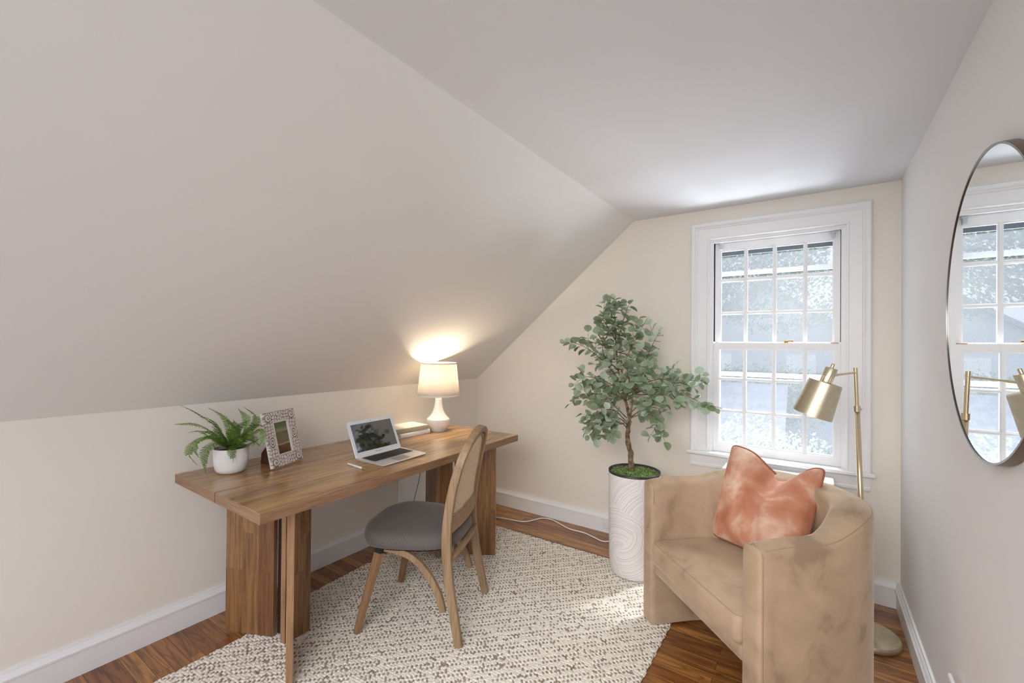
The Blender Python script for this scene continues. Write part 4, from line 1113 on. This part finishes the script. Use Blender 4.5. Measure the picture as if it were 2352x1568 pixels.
FR= [[[-2.271, 0.972, 0.87], [-2.289, 0.928, 0.975], [-2.299, 0.846, 1.055], [-2.312, 0.781, 1.1]], [[-2.271, 0.972, 0.87], [-2.277, 0.904, 0.958], [-2.264, 0.826, 1.014], [-2.261, 0.744, 1.026]], [[-2.271, 0.972, 0.87], [-2.3, 0.979, 0.965], [-2.339, 0.965, 1.026], [-2.38, 0.917, 1.067]], [[-2.271, 0.972, 0.87], [-2.292, 0.946, 0.941], [-2.322, 0.927, 0.998], [-2.346, 0.892, 1.03]], [[-2.271, 0.972, 0.87], [-2.263, 0.886, 0.948], [-2.248, 0.812, 0.94], [-2.235, 0.79, 0.895], [-2.224, 0.818, 0.841]], [[-2.271, 0.972, 0.87], [-2.241, 0.913, 0.921], [-2.214, 0.847, 0.906], [-2.196, 0.837, 0.857], [-2.195, 0.839, 0.807]], [[-2.271, 0.972, 0.87], [-2.277, 1.032, 0.95], [-2.301, 1.052, 1.008], [-2.333, 1.029, 1.054]], [[-2.271, 0.972, 0.87], [-2.275, 1.06, 0.956], [-2.309, 1.106, 1.004], [-2.342, 1.059, 1.059]], [[-2.271, 0.972, 0.87], [-2.223, 1.007, 0.939], [-2.164, 1.038, 0.993], [-2.116, 1.068, 0.969]], [[-2.271, 0.972, 0.87], [-2.201, 1.007, 0.932], [-2.138, 1.045, 0.974], [-2.118, 1.042, 0.927], [-2.128, 1.021, 0.887]], [[-2.268, 0.978, 0.869], [-2.233, 0.959, 0.926], [-2.198, 0.938, 0.974], [-2.173, 0.922, 0.991]], [[-2.271, 0.972, 0.87], [-2.21, 1.011, 0.895], [-2.151, 1.042, 0.926]], [[-2.271, 0.972, 0.87], [-2.316, 0.916, 0.923], [-2.334, 0.869, 0.968], [-2.349, 0.828, 0.967]], [[-2.271, 0.972, 0.87], [-2.316, 1.019, 0.958], [-2.33, 1.085, 0.996]], [[-2.271, 0.972, 0.87], [-2.235, 0.902, 0.936], [-2.21, 0.857, 0.966], [-2.192, 0.82, 0.951]], [[-2.271, 0.972, 0.87], [-2.271, 1.021, 0.906], [-2.271, 1.069, 0.902], [-2.265, 1.104, 0.867]]]
rf = random.Random(8)
for fr in list(FR):
    a = rf.uniform(.5, 1.1)*rf.choice((-1, 1)); k = rf.uniform(.55, .8); ex = []
    for q in fr:
        v = Vector(q)-FP; v = Matrix.Rotation(a, 3, 'Z') @ v; z0 = .87-FP.z
        ex.append((max(-2.48, FP.x+v.x*k), FP.y+v.y*k, FP.z+z0+(v.z-z0)*k+.0))
    FR.append(ex)
for fi, fr in enumerate(FR):
    pts = smooth_path([Vector(p)-FP for p in fr], 12); pts[0].z = .10
    bm = bmesh.new(); lay = bm.verts.layers.float.new('rnd')
    tube(bm, pts, [.0014*(1-.6*i/len(pts)) for i in range(len(pts))], 5)
    for v in bm.verts: v[lay] = .1
    L = sum((a-b).length for a, b in zip(pts, pts[1:])); n = int(L/.0062); base_r = random.random()
    # resample by length
    cum = [0]
    for a, b in zip(pts, pts[1:]): cum.append(cum[-1]+(b-a).length)
    roll_ = random.uniform(-.5, .5)
    for k in range(int(n*.10), n):
        s = L*k/n; i = min(len(pts)-2, max(0, next(j for j in range(len(cum)) if cum[j] >= s)-1))
        f = (s-cum[i])/max(1e-6, cum[i+1]-cum[i]); p = pts[i].lerp(pts[i+1], f); t = (pts[i+1]-pts[i]).normalized()
        side = t.cross(Vector((0, 0, 1)))
        if side.length < .1: side = Vector((1, 0, 0))
        side.normalize(); side = Matrix.Rotation(roll_, 3, t) @ side; upv = side.cross(t).normalized()
        u = k/n; ll = .0225*min(1, max(.25, (u-.06)/.22))
        if u > .72: ll *= max(.12, (1-(u-.72)/.30))
        for sg in (-1, 1):
            d = (side*sg+t*.30+upv*random.uniform(-.12, .16)).normalized(); w = .0023
            d2 = (d-upv*.35).normalized()
            a0 = p; m1 = p+d*ll*.35; m2 = p+d*ll*.35+d2*ll*.4; e = m2+d2*ll*.28; tw = t*w
            vs = [bm.verts.new(a0-tw*.7), bm.verts.new(a0+tw*.7), bm.verts.new(m1+tw*1.05+upv*.0005), bm.verts.new(m1-tw*1.0), bm.verts.new(m2+tw*.9), bm.verts.new(m2-tw*.8), bm.verts.new(e)]
            c = min(1, max(0, base_r*.6+random.uniform(-.1, .45)))
            for v in vs: v[lay] = c
            bm.faces.new((vs[0], vs[1], vs[2], vs[3])); bm.faces.new((vs[3], vs[2], vs[4], vs[5])); bm.faces.new((vs[5], vs[4], vs[6]))
    me = bpy.data.meshes.new('frond'); bm.to_mesh(me); bm.free(); o = link('frond', me, M['fern'], pfn)

# ------------------------------------------------------------------ planter and tree
PT = Vector((-.910, 2.650, ZR))
pt = empty('potted_tree', PT, 0, 'silver-leaved eucalyptus tree in a tall white textured planter beside the armchair', 'potted plant')
bm = bmesh.new(); lathe(bm, [(.118, 0), (.132, .004), (.140, .020), (.146, .09), (.150, .30), (.153, .603), (.151, .606), (.147, .606), (.145, .56)], 96); link('planter', bm, M['planter'], pt, auto=40)
bm = bmesh.new(); lathe(bm, [(.1532, .597), (.1537, .609), (.150, .611), (.146, .609), (.145, .57)], 96, close_bottom=False); link('rim', bm, M['black_rim'], pt, smooth=True)
bm = bmesh.new(); rr_ = random.Random(5)
seg = 60; rings = []
for r in (.1455, .135, .11, .08, .05, .02, .001):
    rings.append([bm.verts.new((r*math.cos(2*PI*i/seg), r*math.sin(2*PI*i/seg), .580+.020*(1-(r/.145)**2)+rr_.uniform(-.006, .010))) for i in range(seg)])
for a, b in zip(rings, rings[1:]):
    for i in range(seg): bm.faces.new((a[i], a[(i+1) % seg], b[(i+1) % seg], b[i]))
lay = bm.verts.layers.float.new('rnd')
for v in bm.verts: v[lay] = rr_.uniform(0, .5)
for k in range(5200):
    r = .146*math.sqrt(rr_.random()); a = rr_.uniform(0, 2*PI); p = Vector((r*math.cos(a), r*math.sin(a), .580+.022*(1-(r/.146)**2)+.010*math.sin(r*90+a*3)))
    for q in range(1):
        d = Vector((rr_.uniform(-1, 1), rr_.uniform(-1, 1), rr_.uniform(.2, 1.3))).normalized()*rr_.uniform(.006, .015); s = d.cross(Vector((rr_.uniform(-1, 1), rr_.uniform(-1, 1), .3))).normalized()*.0016
        vs = [bm.verts.new(p-s), bm.verts.new(p+s), bm.verts.new(p+d+s*.8), bm.verts.new(p+d-s*.8)]; c = rr_.random()
        for v in vs: v[lay] = c
        bm.faces.new(vs)
me = bpy.data.meshes.new('moss'); bm.to_mesh(me); bm.free(); link('moss', me, M['mossleaf'], pt)
TR= [[[-0.923, 2.65, 0.623], [-0.934, 2.647, 0.723], [-0.951, 2.64, 0.828], [-0.94, 2.645, 0.922]], [[-0.94, 2.645, 0.922], [-0.926, 2.649, 1.029], [-0.931, 2.669, 1.094]], [[-0.94, 2.645, 0.922], [-0.962, 2.636, 1.041], [-0.98, 2.63, 1.134], [-1.005, 2.62, 1.227], [-1.025, 2.634, 1.361], [-1.037, 2.64, 1.524], [-1.045, 2.627, 1.659]], [[-0.98, 2.63, 1.134], [-1.042, 2.606, 1.226], [-1.108, 2.524, 1.32], [-1.167, 2.464, 1.373], [-1.224, 2.414, 1.399]], [[-0.962, 2.636, 1.041], [-1.035, 2.555, 1.149], [-1.134, 2.458, 1.189], [-1.186, 2.388, 1.152]], [[-0.954, 2.639, 0.935], [-1.071, 2.648, 1.018], [-1.216, 2.64, 1.035], [-1.288, 2.628, 1.073]], [[-0.952, 2.64, 0.908], [-1.018, 2.551, 0.993], [-1.1, 2.451, 0.945], [-1.122, 2.408, 0.871]], [[-0.952, 2.64, 0.895], [-0.992, 2.593, 0.937], [-1.057, 2.513, 0.928], [-1.12, 2.464, 0.842]], [[-0.924, 2.65, 1.096], [-0.844, 2.624, 1.155], [-0.736, 2.605, 1.188], [-0.645, 2.629, 1.166], [-0.533, 2.654, 1.215]], [[-0.924, 2.65, 1.083], [-0.799, 2.649, 1.13], [-0.68, 2.672, 1.136], [-0.587, 2.693, 1.078], [-0.483, 2.734, 1.025]], [[-0.94, 2.644, 0.962], [-0.834, 2.596, 1.055], [-0.722, 2.557, 1.105], [-0.625, 2.551, 1.064]], [[-0.937, 2.645, 0.936], [-0.833, 2.596, 0.978], [-0.752, 2.579, 0.951], [-0.783, 2.56, 0.862]], [[-0.931, 2.669, 1.094], [-0.887, 2.715, 1.228], [-0.848, 2.759, 1.363], [-0.806, 2.772, 1.458]], [[-0.993, 2.625, 1.174], [-0.947, 2.61, 1.309], [-0.881, 2.612, 1.441], [-0.843, 2.614, 1.514]], [[-1.025, 2.634, 1.307], [-0.994, 2.625, 1.469], [-0.949, 2.61, 1.6], [-0.93, 2.595, 1.625]], [[-1.031, 2.632, 1.415], [-1.06, 2.577, 1.495], [-1.077, 2.548, 1.547], [-1.07, 2.562, 1.655]], [[-1.005, 2.62, 1.227], [-1.048, 2.517, 1.308], [-1.053, 2.494, 1.387], [-1.01, 2.489, 1.465]], [[-0.962, 2.636, 1.041], [-0.992, 2.518, 1.089], [-1.016, 2.444, 1.056], [-1.034, 2.393, 1.009]], [[-0.924, 2.65, 1.083], [-0.846, 2.55, 1.186], [-0.804, 2.5, 1.24], [-0.776, 2.488, 1.291]], [[-0.98, 2.63, 1.134], [-0.965, 2.742, 1.223], [-0.931, 2.806, 1.306], [-0.89, 2.851, 1.348]], [[-0.94, 2.644, 0.989], [-1.04, 2.714, 1.083], [-1.121, 2.768, 1.101], [-1.215, 2.772, 1.124]], [[-0.924, 2.65, 1.083], [-0.852, 2.737, 1.08], [-0.765, 2.804, 1.121], [-0.734, 2.833, 1.229]], [[-0.94, 2.645, 0.935], [-0.886, 2.716, 0.985], [-0.839, 2.783, 0.995], [-0.778, 2.852, 0.966]], [[-0.947, 2.642, 0.868], [-0.973, 2.579, 0.914], [-1.002, 2.514, 0.882], [-1.049, 2.495, 0.84]], [[-0.962, 2.636, 1.041], [-0.903, 2.53, 1.158], [-0.888, 2.451, 1.239], [-0.859, 2.44, 1.29]]]
random.seed(11)
trunk = [Vector(p)-PT for p in TR[0]]; trunk[0].z = .57
tp = smooth_path(trunk, 8); tp = [p+Vector((random.uniform(-.003, .003), random.uniform(-.003, .003), 0)) for p in tp]
bm = bmesh.new(); tube(bm, tp, [.0175-.006*i/len(tp)+random.uniform(-.0012, .0016) for i in range(len(tp))], 10); link('trunk', bm, M['bark'], pt, smooth=True)
leaves = []   # (base, direction, size)
bmB = bmesh.new(); bmT = bmB
for bi, br in enumerate(TR[1:]):
    pts = smooth_path([Vector(p)-PT for p in br], 8)
    thick = .0085 if bi < 2 else .0040
    tube(bmB, pts, [thick*(1-.80*i/(len(pts)-1)) for i in range(len(pts))], 7)
    cum = [0]
    for a, b in zip(pts, pts[1:]): cum.append(cum[-1]+(b-a).length)
    L = cum[-1]
    def at(s):
        i = min(len(pts)-2, max(0, next((j for j in range(len(cum)) if cum[j] >= s), len(cum)-1)-1)); f = (s-cum[i])/max(1e-6, cum[i+1]-cum[i])
        return pts[i].lerp(pts[i+1], f), (pts[i+1]-pts[i]).normalized()
    s = L*.30 if bi != 0 else L*.6
    # leaves in pairs on the branch itself
    while s < L:
        p, t = at(s); a = random.uniform(0, 2*PI)
        for q in (0, PI):
            sd_v = t.orthogonal().normalized(); sd_v = Matrix.Rotation(a+q, 3, t) @ sd_v
            leaves.append((p, (sd_v+t*.35+Vector((0, 0, -.1))).normalized(), random.uniform(.8, 1.1)))
        s += random.uniform(.030, .044)
    leaves.append((pts[-1], (at(L)[1]), .7))
    # side twigs
    nt = int(L/.085)
    for k in range(nt):
        s = L*(.3+.65*(k+random.random()*.6)/max(1, nt)); p, t = at(min(s, L*.97))
        sd_v = Matrix.Rotation(random.uniform(0, 2*PI), 3, t) @ t.orthogonal().normalized()
        d = (sd_v*.9+t*.7+Vector((0, 0, random.uniform(-.25, .35)))).normalized(); ln = random.uniform(.06, .12)
        tw = [p, p+d*ln*.5+Vector((0, 0, .004)), p+d*ln]
        tube(bmT, tw, [.0015, .0012, .0008], 5)
        for f in (.35, .65, 1.0):
            q0 = p+d*ln*f; a = random.uniform(0, 2*PI)
            for q in ((0, PI) if f < 1 else (0,)):
                sv = Matrix.Rotation(a+q, 3, d) @ d.orthogonal().normalized()
                leaves.append((q0, ((sv+d*.4) if f < 1 else d).normalized(), random.uniform(.7, 1.0)))
link('branches', bmB, M['bark'], pt, smooth=True)
V_, F_, A_ = [], [], []
tw_bm = bmesh.new()
for p, d, sc in leaves:
    st = .010*sc; b0 = p+d*st
    tube(tw_bm, [p, b0], .0006, 4)
    d = (d+Vector((0, 0, random.uniform(-.45, .1)))).normalized()
    sdv = (Matrix.Rotation(random.uniform(-.9, .9), 3, d) @ (d.cross(Vector((0, 0, 1))) if abs(d.z) < .95 else Vector((1, 0, 0)))).normalized(); nv = sdv.cross(d)
    Ln, Wd = .053*sc, .054*sc; c = min(1, max(0, random.gauss(.45, .27))); rows = 7; cup = random.uniform(-.05, .22); i0_ = len(V_)
    for r in range(rows+1):
        u = r/rows; hw = Wd/2*(math.sin(PI*u**.86)**.55 if 0 < u < 1 else 0.0)
        for q in (-1, -.5, 0, .5, 1):
            pos = b0+d*Ln*u+sdv*hw*q+nv*(abs(q)*hw*.28 - cup*Ln*(u-.5)**2*2)
            V_.append(pos); A_.append(max(0, min(1, c+(-.10 if q == 0 else .0))))
    for r in range(rows):
        for q in range(4):
            k = i0_+r*5+q; F_.append((k, k+1, k+6, k+5))
me = bpy.data.meshes.new('leaves'); me.from_pydata([tuple(v) for v in V_], [], F_); me.update()
at_ = me.attributes.new('rnd', 'FLOAT', 'POINT'); at_.data.foreach_set('value', np.array(A_, 'f'))
link('leaves', me, M['euc'], pt, smooth=True)
link('leaf_stalks', tw_bm, M['twig'], pt)

# ------------------------------------------------------------------ cords
def cord(name, pts, r, m, label, n=8):
    bm = bmesh.new(); P_ = smooth_path(pts, n); o0 = Vector(pts[0]); tube(bm, [p-o0 for p in P_], r, 8); o = link(name, bm, m, None, smooth=True); o.location = o0
    tag(o, label, 'cord'); return o

cord('power_cord', [(-2.35, 2.76, .006), (-2.15, 2.82, .006), (-2.02, 2.86, .006), (-1.90, 2.885, .005), (-1.84, 2.93, .005), (-1.79, 3.035, .005), (-1.72, 3.060, .005), (-1.64, 3.035, .005), (-1.52, 2.985, .005), (-1.40, 2.985, .005), (-1.30, 2.955, .005), (-1.235, 2.935, .005), (-1.19, 2.965, .006), (-1.18, 3.03, .02), (-1.20, 3.065, .055)], .0048, M['cord'], 'white power cord snaking along the floor by the window wall baseboard')

cord('lamp_cord', [(-2.455, 2.392, .74), (-2.47, 2.385, .60), (-2.482, 2.392, .40), (-2.480, 2.33, .21), (-2.475, 2.28, .10), (-2.46, 2.26, .012)], .0022, M['black_cord'], 'thin dark lamp cord hanging behind the desk in front of the white panel')
# ------------------------------------------------------------------ garden beyond the window
def leafcloud(name, m, label, c, rad, nleaf, lsize, seed, trunk=True, squash=1):
    rr = random.Random(seed); root = empty(name, (c[0], c[1], -3.2), 0, label, 'tree' if trunk else 'bush')
    V, F, A = [], [], []
    blobs = [(Vector((rr.uniform(-.6, .6)*rad[0], rr.uniform(-.5, .5)*rad[1], rr.uniform(-.6, .6)*rad[2])), rr.uniform(.35, .6)) for _ in range(14)]
    for k in range(nleaf):
        b, s = blobs[rr.randrange(14)]
        d = Vector((rr.gauss(0, 1), rr.gauss(0, 1), rr.gauss(0, 1))).normalized()*rr.uniform(.6, 1)**.5
        p = b+Vector((d.x*rad[0]*s, d.y*rad[1]*s, d.z*rad[2]*s))+Vector((0, 0, c[2]+3.2))
        t = Vector((rr.gauss(0, 1), rr.gauss(0, 1), rr.gauss(0, 1))).normalized(); q = t.orthogonal().normalized(); w = t.cross(q); L = lsize*rr.uniform(.6, 1.2)
        i = len(V); V += [p, p+q*L*.35+w*L*.28, p+q*L, p+q*L*.35-w*L*.28]; F.append((i, i+1, i+2, i+3)); cc = rr.random(); A += [cc]*4
    me = bpy.data.meshes.new('foliage'); me.from_pydata([tuple(v) for v in V], [], F); me.update()
    a = me.attributes.new('rnd', 'FLOAT', 'POINT'); a.data.foreach_set('value', np.array(A, 'f')); link('foliage', me, m, root)
    bm = bmesh.new(); tube(bm, [(0, 0, 0), (.1, 0, (c[2]+3.2)*.6), (0, 0, c[2]+3.2)], [.16, .12, .05], 8) if trunk else tube(bm, [(0, 0, 0), (0, 0, c[2]+3.2)], [.06, .03], 8)
    link('trunk', bm, M['bark'], root, smooth=True)
    return root
g = link('ground', bbox(-40, 40, 3.6, 60, -3.3, -3.2), M['grass_ground']); g['kind'] = 'structure'
leafcloud('tree', M['outleaf'], 'tall leafy tree outside, seen through the upper window panes', (-2.2, 9.5, 3.3), (2.6, 1.4, 1.9), 30000, .085, 1)
leafcloud('tree', M['outleaf'], 'leafy tree outside on the right, behind the window', (3.4, 15.5, 3.2), (2.9, 1.4, 3.2), 22000, .10, 2)
leafcloud('shrub', M['outleaf_pale'], 'pale sunlit bush outside the lower right window panes', (-.35, 5.6, -.35), (.85, .6, .95), 16000, .05, 3, trunk=False)
leafcloud('shrub', M['outleaf'], 'green bush outside above the grey roof, seen through the middle panes', (-1.8, 8.5, .35), (2.2, .7, .75), 16000, .06, 4, trunk=False)
gr = empty('garden_shed', (-2.0, 7.0, -3.2), 0, 'grey-roofed shed outside, seen through the lower left window panes', 'shed')
link('wall', bbox(-1.7, 1.5, -.6, .9, 0, 2.6), M['siding'], gr)
bm = bmesh.new(); v = [bm.verts.new(p) for p in ((-1.9, -.8, 2.5), (1.65, -.8, 2.5), (1.65, .9, 3.9), (-1.9, .9, 3.9), (-1.9, -.8, 2.6), (1.65, -.8, 2.6), (1.65, .9, 4.0), (-1.9, .9, 4.0))]
for f in ((0, 1, 2, 3), (4, 5, 6, 7), (0, 1, 5, 4), (1, 2, 6, 5), (2, 3, 7, 6), (3, 0, 4, 7)): bm.faces.new([v[i] for i in f])
link('roof', bm, M['roofing'], gr)
nh = empty('neighboring_house', (-1.8, 19, -3.2), 0, 'pale neighboring house with gabled roof outside, seen through the window', 'house')
bm = bmesh.new(); prof = [(-3.2, 0), (3.4, 0), (3.4, 4.6), (.1, 6.9), (-3.2, 4.6)]
a = [bm.verts.new((x, 0, z)) for x, z in prof]; b = [bm.verts.new((x, 5, z)) for x, z in prof]; bm.faces.new(a); bm.faces.new(b[::-1])
for i in range(5): bm.faces.new((a[i], b[i], b[(i+1) % 5], a[(i+1) % 5]))
link('wall', bm, M['siding'], nh)
bm = bmesh.new()
for (xa, za, xb, zb) in ((-3.6, 4.32, .1, 6.9), (.1, 6.9, 3.8, 4.32)):
    v = [bm.verts.new(p) for p in ((xa, -.3, za), (xb, -.3, zb), (xb, 5.3, zb), (xa, 5.3, za), (xa, -.3, za+.16), (xb, -.3, zb+.16), (xb, 5.3, zb+.16), (xa, 5.3, za+.16))]
    for f in ((0, 1, 2, 3), (4, 5, 6, 7), (0, 1, 5, 4), (1, 2, 6, 5), (2, 3, 7, 6), (3, 0, 4, 7)): bm.faces.new([v[i] for i in f])
link('roof', bm, M['roofing'], nh)
for x in (-1.8, .9): link('window', bbox(x, x+.9, -.04, .02, 3.0, 4.3), M['trim'], nh)
